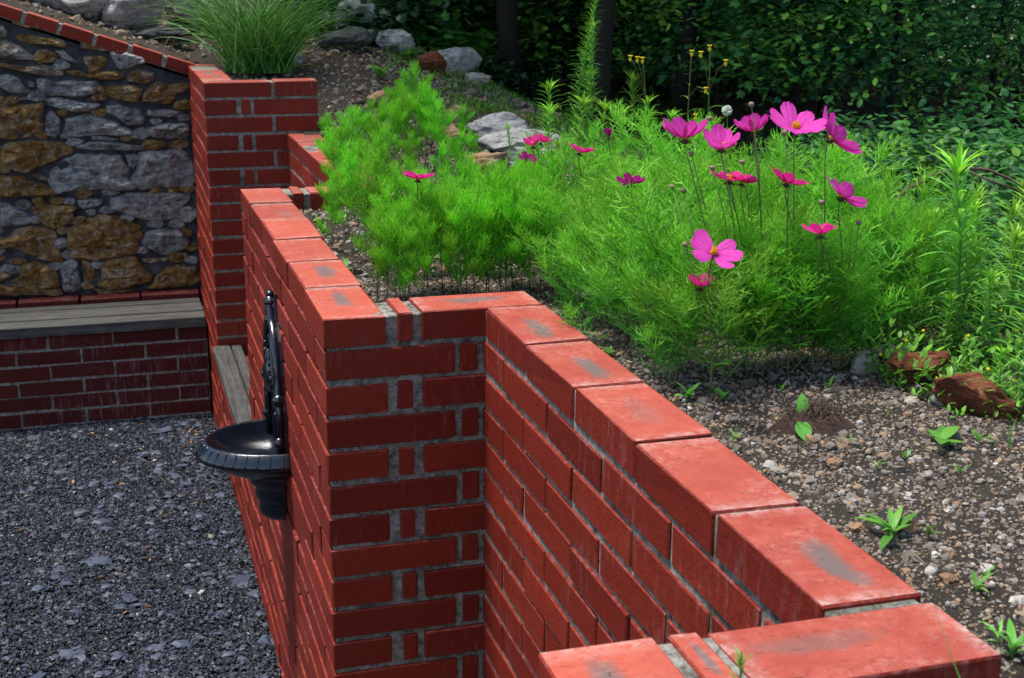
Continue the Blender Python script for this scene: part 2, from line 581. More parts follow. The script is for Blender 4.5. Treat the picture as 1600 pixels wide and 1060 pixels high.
P_ = .0769          # course pitch
BH = .065
TOP_SLOTS = [0] * 5 + [1]


def lay(mb, rects, ztop, top_face=False, **kw):
    for (x0, x1, y0, y1) in rects:
        V, F, loc = brick_geo(x0, x1, y0, y1, ztop - BH, ztop, **kw)
        mi = np.zeros(len(F), int)
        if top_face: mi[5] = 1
        mb.add(V, F, rng.random(), loc, mi)


def box(mb, x0, x1, y0, y1, z0, z1, rnd=.5, mi=0):
    V, F, loc = brick_geo(x0, x1, y0, y1, z0, z1, .002, .0)
    mb.add(V, F, rnd, loc, mi)


T = .137
XR = .355           # face of the recessed runs
DEPTH = 20


def even_rects():
    r = [(0, T, .0 + .3 * i, .29 + .3 * i) for i in range(6)]
    r += [(.163, .196, 0, T), (.216, .492, 0, T)]
    r += [(.163, .196, 1.663, 1.8), (.216, .492, 1.663, 1.8)]
    r += [(XR, .492, -.301 - .3 * i, -.011 - .3 * i) for i in range(5)]
    r += [(XR, .492, 1.811 + .3 * i, 2.101 + .3 * i) for i in range(5)]
    r += [(.202, .497, -1.66, -1.518), (.150, .188, -1.655, -1.516), (0, T, -1.805, -1.515)]
    r += [(0, T, -1.815 - .29 - .3 * i, -1.815 - .3 * i) for i in range(6)]
    return r


def odd_rects():
    r = [(0, .29, 0, T), (.305, .343, 0.001, T), (0, .29, 1.663, 1.8), (.305, .343, 1.663, 1.799)]
    r += [(0, T, .147 + .3 * i, .437 + .3 * i) for i in range(5)]
    r += [(XR, .492, -.15, T), (XR, .492, 1.663, 1.95)]
    r += [(XR, .492, -.45 - .3 * i, -.16 - .3 * i) for i in range(4)]
    r += [(XR, .492, -1.66, -1.37)]
    r += [(XR, .492, 1.96 + .3 * i, 2.25 + .3 * i) for i in range(4)] + [(XR, .492, 3.16, 3.3)]
    r += [(0, .29, -1.66, -1.52), (.305, .343, -1.66, -1.52)]
    r += [(0, T, -1.96 - .3 * i, -1.67 - .3 * i) for i in range(6)]
    return r


planter = tag(empty('brick_planter_wall', (.25, 0, -1.46)),
              'red brick planter wall stepping in and out, carrying the flower bed', 'brick wall')
PL = np.array([.25, 0, -1.46])


def put(mb, name, mats, parent, base, **kw):
    o = mb.build(name, mats, None, **kw)
    me = o.data
    n = len(me.vertices)
    co = np.zeros(n * 3, np.float32)
    me.vertices.foreach_get('co', co)
    co = co.reshape(-1, 3) - np.asarray(base, np.float32)[None]
    me.vertices.foreach_set('co', co.ravel())
    me.update()
    if parent is None: o.location = [float(c) for c in base]
    else: o.parent = parent
    return o


mb = MB()
for k in range(1, DEPTH + 1):
    lay(mb, odd_rects() if k % 2 else even_rects(), -P_ * k)
put(mb, 'bricks', MAT['brick'], planter, PL)
mb = MB()
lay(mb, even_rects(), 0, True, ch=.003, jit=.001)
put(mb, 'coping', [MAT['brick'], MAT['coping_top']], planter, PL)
mb = MB()
e = .007
zb = -1.62
for (x0, x1, y0, y1) in [(e, T - e, e, 1.8 - e), (T - e, .492 - e, e, T - e), (T - e, .492 - e, 1.663 + e, 1.8 - e),
                         (XR + e, .492 - e, -1.52 - e, e), (XR + e, .492 - e, 1.8 - e, 3.32), (T - e, .495 - e, -1.66 + e, -1.52 - e),
                         (e, T - e, -3.6, -1.515 - e)]:
    box(mb, x0, x1, y0, y1, zb, -.0035)
put(mb, 'mortar', MAT['mortar'], planter, PL)

# far taller pier and its return along the seat bay
pier = tag(empty('brick_pier_wall', (.25, 3.6, -1.46)),
           'taller red brick corner wall at the far end, beside the rubble stone wall', 'brick wall')
PP = np.array([.25, 3.6, -1.46])
ZP = .231
odd_p = [(0, .29, 3.31, 3.447), (.305, .495, 3.31, 3.447)] + [(0, T, 3.457 + .15 * i, 3.597 + .15 * i) for i in range(2)] + [(0, T, 3.757 + .3 * i, 4.047 + .3 * i) for i in range(3)]
even_p = [(.158, .196, 3.31, 3.447), (.214, .495, 3.31, 3.447)] + [(0, T, 3.31 + .3 * i, 3.6 + .3 * i) for i in range(5)]
odd_p2 = [(0, .29, 3.31, 3.447), (.305, .495, 3.31, 3.447)] + [(0, T, 3.457 + .3 * i, 3.747 + .3 * i) for i in range(4)]
mb = MB()
for k in range(1, DEPTH + 3):
    lay(mb, even_p if k % 2 else odd_p2, ZP - P_ * k)
put(mb, 'bricks', MAT['brick'], pier, PP)
mb = MB()
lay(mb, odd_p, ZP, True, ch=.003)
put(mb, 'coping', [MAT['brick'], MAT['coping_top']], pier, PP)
mb = MB()
box(mb, e, .495 - e, 3.31 + e, 3.447 - e, zb, ZP - .0035)
box(mb, e, T - e, 3.447 - e, 4.6, zb, ZP - .0035)
put(mb, 'mortar', MAT['mortar'], pier, PP)


# niche seats: brick plinth + weathered boards
def niche(y0, y1, label_p, label_s):
    root = tag(empty('brick_plinth', (.18, (y0 + y1) / 2, -1.46)), label_p, 'plinth')
    b = np.array([.18, (y0 + y1) / 2, -1.46])
    mb = MB()
    L = y1 - y0 - .02
    n = int(round(L / .3))
    for k in range(7):
        zt = -1.012 - P_ * k
        off = 0 if k % 2 else -.145
        y = y0 + .01 + off
        while y < y1 - .03:
            a, c = max(y, y0 + .01), min(y + .29, y1 - .01)
            if c - a > .03: lay(mb, [(0, T, a, c)], zt)
            y += .3
    put(mb, 'bricks', MAT['brick'], root, b)
    mb = MB()
    box(mb, e, XR - .002, y0 + .002, y1 - .002, zb, -1.014)
    put(mb, 'mortar', MAT['mortar'], root, b)
    seat = tag(empty('plank_bench', (.15, (y0 + y1) / 2, -1.01)), label_s, 'bench')
    bs = np.array([.15, (y0 + y1) / 2, -1.01])
    for i, (xa, xb) in enumerate([(-.018, .056), (.061, .106), (.150, .225), (.232, .305)]):
        mb = MB()
        V, F, loc = brick_geo(xa, xb, y0 + .012 + .004 * i, y1 - .012, -1.010, -.955 + .002 * (i % 2), .004, .001)
        loc = V - V.mean(0)
        mb.add(V, F, rng.random(), loc[:, [1, 0, 2]] + i)
        put(mb, 'board', MAT['timber'], seat, bs)


niche(1.8, 3.31, 'low red brick plinth in the bay between the near wall and the far pier',
      'narrow weathered board seat in the bay behind the black fountain')
niche(-1.515, 0, 'low red brick plinth deep in the near bay of the planter wall',
      'weathered board seat deep in the near bay of the planter wall')

# left bench: brick base, boards, ledge
base = tag(empty('brick_bench_base', (-1, 3.95, -1.46)), 'red brick bench base toned dark for shade under the wooden seat by the gravel', 'bench base')
bb = np.array([-1, 3.95, -1.46])
mb = MB()
yb = 3.865
for k in range(7):
    zt = -1.003 - P_ * k
    x = -.012
    first = .14 if k % 2 == 0 else .29
    while x > -4.2:
        w = first if x > -.02 else .29
        lay(mb, [(x - w, x, yb, yb + T)], zt)
        x -= w + .012
put(mb, 'bricks', MAT['brick_shaded'], base, bb)
mb = MB()
box(mb, -4.2, -.012, yb + .006, 4.36, zb, -1.0045)
put(mb, 'mortar', MAT['mortar'], base, bb)
mb = MB()
x = -.012
while x > -4.2:
    V, F, loc = brick_geo(x - .29, x, 4.262, 4.40, -.985, -.925, .003)
    mb.add(V, F, rng.random(), loc)
    x -= .302
put(mb, 'ledge_bricks', MAT['brick_shaded'], base, bb)
mb = MB()
V, F, loc = brick_geo(-4.2, -.012, 3.866, 4.05, -1.492, -1.449, .004, .002)
mb.add(V, F, .5, loc)
put(mb, 'concrete_footing', MAT['mortar'], base, bb)
seat = tag(empty('plank_bench', (-1, 4.05, -1)), 'long weathered grey board bench seat below the rubble stone wall', 'bench')
bs = np.array([-1, 4.05, -1.0])
for i, (ya, yb2) in enumerate([(3.842, 3.962), (3.972, 4.07), (4.079, 4.165), (4.174, 4.255)]):
    mb = MB()
    V, F, loc = brick_geo(-4.2, -.014, ya, yb2, -1.000, -.948 + .002 * (i % 2), .004, .0012)
    loc = V - V.mean(0)
    mb.add(V, F, rng.random(), loc + i)
    put(mb, 'board', MAT['timber'], seat, bs)

# ------------------------------------------------------------------ rubble stone wall
YW = 4.40
A_ = [
    (.8, [(100,140),(200,155),(300,185),(290,205),(180,190),(95,165)]),
    (.8, [(130,255),(180,245),(300,262),(420,275),(450,310),(440,328),(330,312),(200,300),(150,285)]),
    (.45, [(0,300),(40,285),(90,310),(130,320),(200,370),(225,400),(205,412),(120,410),(60,400),(0,400)]),
    (.4, [(-40,175),(20,180),(45,220),(40,250),(-40,260)]),
    (.6, [(-40,430),(80,450),(160,460),(230,462),(290,448),(380,470),(420,505),(425,520),(310,522),(220,510),(100,480),(-40,455)]),
    (.1, [(385,355),(440,350),(480,390),(530,432),(500,430),(430,405)]),
    (.6, [(565,300),(590,290),(680,315),(760,340),(745,358),(650,345),(570,335)]),
    (.95, [(580,400),(640,395),(700,392),(745,420),(715,450),(690,475),(690,510),(620,505),(615,470),(585,440)]),
    (.2, [(765,370),(800,345),(870,360),(950,385),(1000,410),(1000,435),(930,450),(850,485),(820,470),(790,420)]),
    (.85, [(475,490),(560,495),(640,520),(720,495),(800,495),(845,530),(830,550),(740,552),(640,540),(540,525),(480,515)]),
    (.5, [(890,515),(950,485),(1010,490),(1060,510),(1060,550),(1010,580),(930,565),(885,560)]),
    (.3, [(-40,540),(60,520),(135,545),(150,590),(205,630),(170,640),(70,640),(20,610),(-40,580)]),
    (.12, [(265,555),(310,550),(400,575),(470,560),(560,570),(640,565),(665,600),(640,640),(560,670),(520,665),(440,660),(330,655),(290,620)]),
    (.75, [(665,590),(740,605),(850,592),(930,595),(975,625),(945,710),(850,690),(760,670),(700,650),(670,625)]),
    (.8, [(1040,600),(1100,575),(1200,600),(1220,650),(1170,715),(1060,705),(990,700),(1010,640)]),
    (.2, [(330,690),(420,680),(560,710),(675,720),(665,745),(600,770),(500,770),(400,745),(340,730)]),
    (.15, [(740,740),(830,735),(960,760),(985,830),(970,855),(880,860),(800,800),(745,780)]),
    (.3, [(1030,765),(1150,760),(1270,775),(1240,800),(1110,810),(1030,800)]),
    (.78, [(-60,760),(60,740),(160,735),(275,725),(285,760),(270,800),(280,880),(260,930),(180,945),(70,955),(-60,945)]),
    (.4, [(320,810),(355,775),(410,810),(415,900),(380,950),(330,930),(310,870)]),
    (.15, [(470,830),(620,795),(690,820),(780,850),(900,905),(915,930),(800,935),(700,930),(560,940),(450,955),(430,935),(470,880)]),
    (.2, [(1030,890),(1100,865),(1200,855),(1290,860),(1300,930),(1270,960),(1150,955),(1060,945),(1025,920)]),
    (.2, [(535,1010),(640,985),(760,985),(880,1000),(985,1015),(980,1035),(850,1040),(700,1035),(560,1030)]),
    (.2, [(190,560),(235,575),(240,600),(200,600)]),
    (.5, [(120,680),(190,672),(188,690),(130,696)]),
    (.3, [(640,940),(760,945),(830,965),(760,975),(650,968)]),
]
B_ = [
    (.85, [(10,20),(60,-20),(200,-35),(400,-20),(485,10),(490,40),(400,80),(270,130),(190,170),(120,160),(40,120),(10,70)]),
    (.25, [(370,160),(440,105),(560,65),(700,65),(820,80),(850,140),(900,230),(915,275),(870,298),(700,285),(560,290),(440,305),(400,325),(375,290),(365,220)]),
    (.22, [(975,60),(1060,40),(1130,45),(1200,20),(1270,45),(1320,120),(1340,200),(1320,260),(1200,270),(1100,265),(1000,290),(940,265),(920,215),(960,150)]),
    (.72, [(-60,205),(70,205),(150,210),(200,240),(290,260),(330,295),(310,330),(180,335),(60,340),(-60,350)]),
    (.2, [(780,360),(900,325),(1100,325),(1290,335),(1300,370),(1240,400),(1200,490),(1100,500),(980,490),(880,455),(780,430),(790,400)]),
    (.2, [(540,375),(620,362),(700,365),(690,400),(640,415),(575,430),(550,405)]),
    (.35, [(-60,390),(40,395),(110,430),(160,455),(205,480),(180,530),(100,540),(-60,545)]),
    (.7, [(215,425),(320,410),(480,408),(515,430),(490,450),(510,500),(450,530),(370,560),(320,545),(290,510)]),
    (.95, [(470,580),(580,540),(610,505),(700,485),(820,495),(860,560),(920,640),(950,710),(900,740),(800,750),(690,775),(600,760),(500,760),(475,680),(490,620)]),
    (.4, [(1020,600),(1100,575),(1230,580),(1290,640),(1300,670),(1240,715),(1140,740),(1060,705),(1000,680),(1000,640)]),
    (.9, [(-60,640),(90,625),(110,580),(200,565),(330,570),(385,620),(370,660),(400,730),(420,790),(330,785),(230,750),(120,700),(-60,690)]),
    (.9, [(65,780),(110,770),(180,775),(185,795),(140,810),(70,805)]),
    (.9, [(150,820),(230,800),(330,825),(380,880),(400,960),(300,975),(80,930),(150,900)]),
    (.45, [(420,815),(490,790),(535,800),(545,900),(555,980),(510,1000),(440,985),(430,900)]),
    (.9, [(570,780),(610,790),(650,840),(655,880),(620,930),(580,930),(575,850)]),
    (.88, [(705,820),(800,775),(930,770),(960,830),(1030,880),(1030,930),(930,945),(880,975),(760,985),(690,950),(720,880)]),
    (.7, [(1130,860),(1200,830),(1350,830),(1375,920),(1330,950),(1200,970),(1040,970),(1090,900)]),
    (.6, [(990,775),(1080,770),(1170,765),(1160,785),(1040,805),(1000,795)]),
    (.75, [(-60,960),(150,950),(400,985),(420,1020),(200,1020),(-60,1020)]),
    (.3, [(870,60),(940,50),(960,90),(930,150),(890,130)]),
    (.6, [(220,195),(270,190),(320,215),(320,235),(270,225)]),
    (.8, [(640,970),(760,1000),(900,985),(930,1010),(700,1020)]),
]
polys = []
for r_, P in A_: polys.append((r_, [(x * .2263, y * .2263) for x, y in P]))
for r_, P in B_: polys.append((r_, [(x * .2263, 230 + y * .2263) for x, y in P]))
stones = MB()


def stone(poly2, r_, seed):
    """poly2: outline (x,z) on the wall plane -> bulging rough stone"""
    P = np.array(poly2)
    nxt = np.roll(P, -1, 0)
    seg = np.linalg.norm(nxt - P, axis=1)
    tot = seg.sum()
    N = 72
    s_ = np.arange(N) / N * tot
    cum = np.concatenate([[0], np.cumsum(seg)])
    out = []
    for q in s_:
        i = np.searchsorted(cum, q, 'right') - 1
        out.append(P[i] + (nxt[i] - P[i]) * (q - cum[i]) / seg[i])
    out = np.array(out)
    out = .5 * out + .25 * (np.roll(out, 1, 0) + np.roll(out, -1, 0))
    c = out.mean(0)
    jit = np.array([mn.noise(Vector((o[0] * 30, o[1] * 30, seed))) for o in out])
    out = c + (out - c) * (1.13 + .10 * jit)[:, None]
    size = math.sqrt(abs(np.ptp(out[:, 0]) * np.ptp(out[:, 1])))
    H = min(.05, .018 + .2 * size)
    rings = [0.0, .1, .2, .3, .4, .5, .6, .7, .79, .87, .93, .97, 1.0, 1.0]
    tx, tz = random.uniform(-.25, .25), random.uniform(-.15, .35)
    V = []
    for j, rr in enumerate(rings):
        for i in range(N if j else 1):
            q = c + (out[i] - c) * rr
            n1 = mn.fractal(Vector((q[0] * 11, q[1] * 17, seed * 3.1)), 1.0, 2.0, 5)
            rg = abs(mn.noise(Vector((q[0] * 9, q[1] * 26, seed * 7.7))))
            n3 = abs(mn.fractal(Vector((q[0] * 38, q[1] * 52, seed * 1.7)), 1.0, 2.0, 3))
            hh = H * (1 - rr ** 8) ** .6 * (1 + .55 * n1 - .45 * rg - .50 * n3) + (q[0] - c[0]) * tx * (1 - rr ** 4) + (q[1] - c[1]) * tz * (1 - rr ** 4)
            if j == len(rings) - 1: hh = -.03
            V.append((q[0], YW - max(hh, -.004) if j < len(rings) - 1 else YW + .03, q[1]))
    F = []
    for i in range(N):
        F.append((0, 1 + i, 1 + (i + 1) % N))
    for j in range(1, len(rings) - 1):
        a = 1 + (j - 1) * N
        b = a + N
        for i in range(N):
            F.append((a + i, b + i, b + (i + 1) % N, a + (i + 1) % N))
    stones.add(V, F, r_)


def fill_stones():
    rs = np.random.default_rng(5)
    allW = [np.array([(lambda w: (w[0], w[2]))(hit(u, v, 1, YW - .02)) for u, v in P]) for r_, P in polys]
    dense = np.concatenate([np.concatenate([W + (np.roll(W, -1, 0) - W) * q for q in (0, .25, .5, .75)] + [W.mean(0)[None] + (W - W.mean(0)) * .5]) for W in allW])
    out = []
    for k in range(4000):
        c = np.array([rs.uniform(-1.05, -.03), rs.uniform(-.9, .5)])
        if c[1] > .222 - .332 * c[0] - .11: continue
        d = np.min(np.linalg.norm(dense - c, axis=1))
        inside = any(abs(c - W.mean(0))[0] < np.ptp(W[:, 0]) * .42 and abs(c - W.mean(0))[1] < np.ptp(W[:, 1]) * .42 for W in allW)
        if d < .022 or inside: continue
        r = min(d * .85, .05)
        a = np.arange(9) / 9 * 2 * np.pi
        P = c + np.stack([np.cos(a) * r * rs.uniform(1.2, 2.2), np.sin(a) * r], 1) * rs.uniform(.75, 1.1, (9, 1))
        out.append((rs.choice([.15, .3, .75, .9]), P))
        dense = np.concatenate([dense, P, c[None]])
    return out


FILL = fill_stones()
for i, (r_, W) in enumerate(FILL):
    for sh in (0, -1.03, -2.06):
        stone([(w[0] + sh, w[1]) for w in W], r_, 300 + i + sh)
for i, (r_, P) in enumerate(polys):
    W = [hit(u, v, 1, YW - .02) for u, v in P]
    stone([(w[0], w[2]) for w in W], r_, i + 1)
    for sh in (-1.03, -2.08):           # the wall goes on beyond the frame
        W2 = [(w[0] + sh, w[2]) for w in W]
        if min(p[0] for p in W2) < -4 : continue
        stone(W2, r_, i + 100 - sh)
sw = tag(empty('rubble_stone_wall', (-1, 4.5, -.93)), 'grey and ochre rubble stone wall with dark mortar and sloping red coping', 'stone wall')
sb = np.array([-1, 4.5, -.93])
SL = .332       # coping slope


def ztop(x): return .222 - SL * x


put(stones, 'stones', MAT['wall_stone'], sw, sb, smooth=True)
mb = MB()
xs = np.concatenate([np.linspace(-4.2, -1.15, 60), np.linspace(-1.14, 0, 190)])
zz = np.linspace(0, 1, 170)
V = []
for x in xs:
    zt = ztop(x) - .055
    for q in zz:
        z = -.95 + q * (zt + .95)
        V.append((x, YW - .012 * mn.fractal(Vector((x * 22, z * 22, 3)), 1, 2.1, 6) - .001, z))
nz = len(zz)
F = [(i * nz + j, (i + 1) * nz + j, (i + 1) * nz + j + 1, i * nz + j + 1) for i in range(len(xs) - 1) for j in range(nz - 1)]
mb.add(V, F)
# body behind
Vb = [(-4.2, YW + .02, -1.5), (0, YW + .02, -1.5), (0, YW + .02, ztop(0) - .06), (-4.2, YW + .02, ztop(-4.2) - .06),
      (-4.2, YW + .4, -1.5), (0, YW + .4, -1.5), (0, YW + .4, ztop(0) - .06), (-4.2, YW + .4, ztop(-4.2) - .06)]
mb.add(Vb, [(0, 1, 2, 3), (5, 4, 7, 6), (3, 2, 6, 7), (0, 4, 5, 1), (1, 5, 6, 2), (4, 0, 3, 7)])
put(mb, 'mortar', MAT['wall_mortar'], sw, sb, smooth=True)
mb = MB()
mbm = MB()
ang = math.atan(SL)
ca, sa = math.cos(ang), math.sin(ang)
s0 = -.1725
i = 0
while i < 26:
    L0, L1 = s0 + i * .1725, s0 + i * .1725 + .150
    if i == 0: L0 = -.09
    V, F, loc = brick_geo(L0, L1, YW - .035, YW + .105, -.058, 0, .003)
    X = -V[:, 0] * ca + V[:, 2] * sa + .045
    Z = V[:, 0] * sa + V[:, 2] * ca + .232
    V2 = np.stack([X, V[:, 1], Z], 1)
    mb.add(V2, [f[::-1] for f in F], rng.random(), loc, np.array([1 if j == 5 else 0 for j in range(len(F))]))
    i += 1
V, F, loc = brick_geo(.0, 4.3, YW - .028, YW + .1, -.060, -.004, .002, 0)
V2 = np.stack([-V[:, 0] * ca + V[:, 2] * sa + .045, V[:, 1], V[:, 0] * sa + V[:, 2] * ca + .232], 1)
mbm.add(V2, [f[::-1] for f in F], .5, loc)
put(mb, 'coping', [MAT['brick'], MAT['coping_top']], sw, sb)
put(mbm, 'coping_mortar', MAT['mortar'], sw, sb)


# ------------------------------------------------------------------ terrain
def smooth(t):
    t = np.clip(t, 0, 1)
    return t * t * (3 - 2 * t)


def height(x, y):
    x = np.asarray(x, float); y = np.asarray(y, float)
    h = -.055 + .5 * smooth((y - 2.5) / 3.5) * smooth((2.35 - x) / 1.6)
    h = h + .55 * smooth((y - 4.9) / 1.8) * smooth((1.5 - x) / 1.2)
    h = h - .33 * np.minimum(x, 0) * smooth((y - 4.12) / .3)
    r = np.maximum(x - 1.45, 0)
    h = h - np.where(r < 5, .30 * r * smooth(r / 1.0), 1.5 + .12 * (r - 5)) * smooth((7 - y) / 3 + .25)
    d = np.maximum(y - 7, 0)
    h = h - np.where(d < 10, .22 * d * smooth(d / 3), 2.2 + .10 * (d - 10)) * smooth((x + 3) / 4)
    return h


def hz(x, y): return float(height(x, y)) + .01 * mn.fractal(Vector((x * 5, y * 5, 0)), 1, 2, 3)


gx = np.concatenate([np.arange(-9, -1.6, .3), np.arange(-1.6, .05, .05), np.arange(0.06, 2.4, .03), 2.4 + .06 * (1.09 ** np.arange(0, 84) - 1) / .09])
gy = np.concatenate([np.arange(-9, -3, .5), np.arange(-3, 7, .03), 7 + .06 * (1.09 ** np.arange(0, 80) - 1) / .09])
nx, ny = len(gx), len(gy)
GX, GY = np.meshgrid(gx, gy, indexing='ij')
GZ = height(GX, GY)
nz_ = np.array([mn.fractal(Vector((x * 5, y * 5, 0)), 1, 2, 3) for x, y in zip(GX.ravel(), GY.ravel())]).reshape(GX.shape)
GZ = GZ + .01 * nz_
cx = (GX[:-1, :-1] + GX[1:, 1:]) / 2
cy = (GY[:-1, :-1] + GY[1:, 1:]) / 2
ok = (cx > .43) | ((cx > .07) & (cy > .07) & (cy < 1.73)) | ((cx > .07) & (cy < -1.6)) | ((cx > .07) & (cy > 3.38)) | (cy > 4.47)
ii, jj = np.nonzero(ok)
F = np.stack([ii * ny + jj, (ii + 1) * ny + jj, (ii + 1) * ny + jj + 1, ii * ny + jj + 1], 1)
mb = MB()
mb.V.append(np.stack([GX.ravel(), GY.ravel(), GZ.ravel()], 1))
mb.L.append(F.ravel()); mb.S.append(np.full(len(F), 4)); mb.mi.append(np.zeros(len(F)))
mb.rnd.append(np.zeros(GX.size)); mb.loc.append(np.zeros((GX.size, 3))); mb.n = GX.size
tag(mb.build('ground', MAT['soil'], smooth=True), 'stony brown soil of the flower bed and the bank behind it', kind='structure')

# courtyard floor
ax_ = np.concatenate([[-60, -30, -12, -6], np.linspace(-3, .03, 90)])
ay_ = np.concatenate([[-60, -30, -12, -6], np.linspace(-3, 3.9, 160)])
AX, AY = np.meshgrid(ax_, ay_, indexing='ij')


def yard(x, y): return -1.462 + .012 * mn.fractal(Vector((x * 3, y * 3, 5)), 1, 2, 3)


V = [(x, y, yard(x, y) - .008) for x, y in zip(AX.ravel(), AY.ravel())]
n2 = len(ay_)
F = [(i * n2 + j, (i + 1) * n2 + j, (i + 1) * n2 + j + 1, i * n2 + j + 1) for i in range(len(ax_) - 1) for j in range(n2 - 1)]
mb = MB(); mb.add(V, F)
tag(mb.build('courtyard_ground', MAT['slate_ground'], smooth=True), 'sunken courtyard floor under the dark slate gravel', kind='structure')


def chip_templates(n, flat=.45, base='box'):
    out = []
    for k in range(n):
        if base == 'box':
            V = np.array([(x, y, z) for x in (-1, 1) for y in (-1, 1) for z in (-1, 1)], float) * .5
            F = [(0, 1, 3, 2), (4, 6, 7, 5), (0, 4, 5, 1), (2, 3, 7, 6), (0, 2, 6, 4), (1, 5, 7, 3)]
            V += rng.normal(0, .16, V.shape)
            V[1::2, :2] *= rng.uniform(.5, .9)
            V[:, 2] *= flat
        else:
            import bmesh
            bm = bmesh.new()
            bmesh.ops.create_icosphere(bm, subdivisions=1 if base == 'ico' else 2, radius=.5)
            V = np.array([v.co[:] for v in bm.verts])
            F = [[v.index for v in f.verts] for f in bm.faces]
            bm.free()
            for q in range(6):      # shear planes make it angular
                nrm = rng.normal(0, 1, 3); nrm /= np.linalg.norm(nrm)
                dd = rng.uniform(.28, .42)
                s_ = V @ nrm
                V = V - np.outer(np.maximum(s_ - dd, 0), nrm)
            V *= np.array([1, rng.uniform(.6, .95), flat * 1.5])
        out.append((V, F))
    return out


# slate gravel
N = 90000
px_ = rng.uniform(-1.75, .0, N); py_ = rng.uniform(.3, 3.87, N)
mb = MB()
T1 = chip_templates(8, .4)
szs = rng.lognormal(math.log(.0070), .36, N)
big = rng.random(N) < .014
szb = None
szs[big] *= rng.uniform(2.2, 4.6, big.sum())
rr = rng.random(N) ** 1.1 * .9
rr[big] = rng.uniform(.78, .90, big.sum())
lt = rng.random(N)
rr[lt < .012] = rng.uniform(.95, 1, (lt < .012).sum())
rr[(lt > .006) & (lt < .02)] = .93
pz = np.array([yard(x, y) for x, y in zip(px_, py_)]) + rng.uniform(-.002, .006, N)
for k in range(8):
    m = np.arange(N) % 8 == k
    mb.scatter(T1[k], np.stack([px_, py_, pz], 1)[m & ~big], randrot((m & ~big).sum(), .35), szs[m & ~big], rr[m & ~big])
    mb.scatter(T1[k], np.stack([px_, py_, pz + .003], 1)[m & big], randrot((m & big).sum(), .14), szs[m & big][:, None] * np.array([1, .8, .38]), rr[m & big])
tag(mb.build('slate_gravel', MAT['slate']), 'dark blue grey slate gravel covering the sunken courtyard', kind='stuff')


# bed pebbles
def pebbles(name, n, xr, yr, mean, label, dens=None, sig=.5, ico=False, seedw=0):
    x = rng.uniform(*xr, n); y = rng.uniform(*yr, n)
    okk = (x > .5) | ((x > .14) & (y > .14) & (y < 1.66)) | ((x > .16) & (y < -1.66)) | ((x > .16) & (y > 3.45)) | (y > 4.55)
    if dens is not None: okk &= rng.random(n) < dens(x, y)
    x, y = x[okk], y[okk]
    n = len(x)
    z = np.array([hz(a, b) for a, b in zip(x, y)])
    s_ = rng.lognormal(math.log(mean), sig, n)
    mb = MB()
    T2 = chip_templates(3, .6) + chip_templates(6, .5, 'ico2' if mean > .01 else 'ico')
    for k in range(9):
        m = np.arange(n) % 9 == k
        mb.scatter(T2[k], np.stack([x, y, z + s_ * .15], 1)[m], randrot(m.sum(), .4), s_[m])
    return tag(mb.build(name, MAT['pebbles']), label, kind='stuff')


pebbles('soil_gravel', 60000, (.13, 1.35), (-1.9, .6), .0044, 'mixed small pebbles lying on the flower bed soil')
pebbles('bed_gravel', 9000, (.13, 1.5), (.6, 3.4), .010, 'pebbles on the soil among the farther cosmos plants')
pebbles('bank_gravel', 15000, (-1.5, 2.0), (2.8, 6.6), .012, 'stony litter covering the soil bank behind the far pier', sig=.55)
pebbles('coarse_pebbles', 380, (.5, 1.4), (-1.9, .3), .012, 'larger loose pebbles scattered on the bare soil', sig=.35)


# ------------------------------------------------------------------ rocks
def rock(name, loc, size, mat, label, cat='rock', rz=0, tilt=(0, 0), seed=0, group=None, planes=14, sub=5):
    import bmesh
    bm = bmesh.new()
    bmesh.ops.create_icosphere(bm, subdivisions=sub, radius=1)
    V = np.array([v.co[:] for v in bm.verts])
    F = [[v.index for v in f.verts] for f in bm.faces]
    bm.free()
    rs = np.random.default_rng(seed + 5)
    for q in range(planes):
        nrm = rs.normal(0, 1, 3); nrm /= np.linalg.norm(nrm)
        dd = rs.uniform(.55, .8)
        s_ = V @ nrm
        V = V - np.outer(np.maximum(s_ - dd, 0) * .97, nrm)
    n1 = fbm(V, 2.6, 8, seed * 9.1)
    n2_ = np.array([mn.noise(Vector((v[0] * 2, v[1] * 2, v[2] * 11 + seed))) for v in V])
    V = V * (1 + .13 * n1 + .05 * n2_)[:, None]
    V = V * np.array(size)
    a = rz
    Rz = np.array([[math.cos(a), -math.sin(a), 0], [math.sin(a), math.cos(a), 0], [0, 0, 1]])
    b, c = tilt
    Rx = np.array([[1, 0, 0], [0, math.cos(b), -math.sin(b)], [0, math.sin(b), math.cos(b)]])
    Ry = np.array([[math.cos(c), 0, math.sin(c)], [0, 1, 0], [-math.sin(c), 0, math.cos(c)]])
    V = V @ (Rz @ Ry @ Rx).T
    mb = MB()
    mb.add(V, F, .5)
    o = mb.build(name, MAT[mat], smooth=False)
    o.data.polygons.foreach_set('use_smooth', np.ones(len(F), bool))
    o.location = [float(q) for q in loc]
    return tag(o, label, cat, group)


def gp(u, v, up=0.0):
    """where the photo pixel meets the modelled ground"""
    d = RM.T @ np.array([(u - 800) / FPX, (v - 530) / FPX, 1.0])
    t = 1.2
    while t < 30:
        p = CAM + d * t
        if p[2] < height(p[0], p[1]) + up: break
        t += .01
    return p


def G(u, v, dz=0.0):
    p = gp(u, v)
    return (p[0], p[1], float(height(p[0], p[1])) + dz)


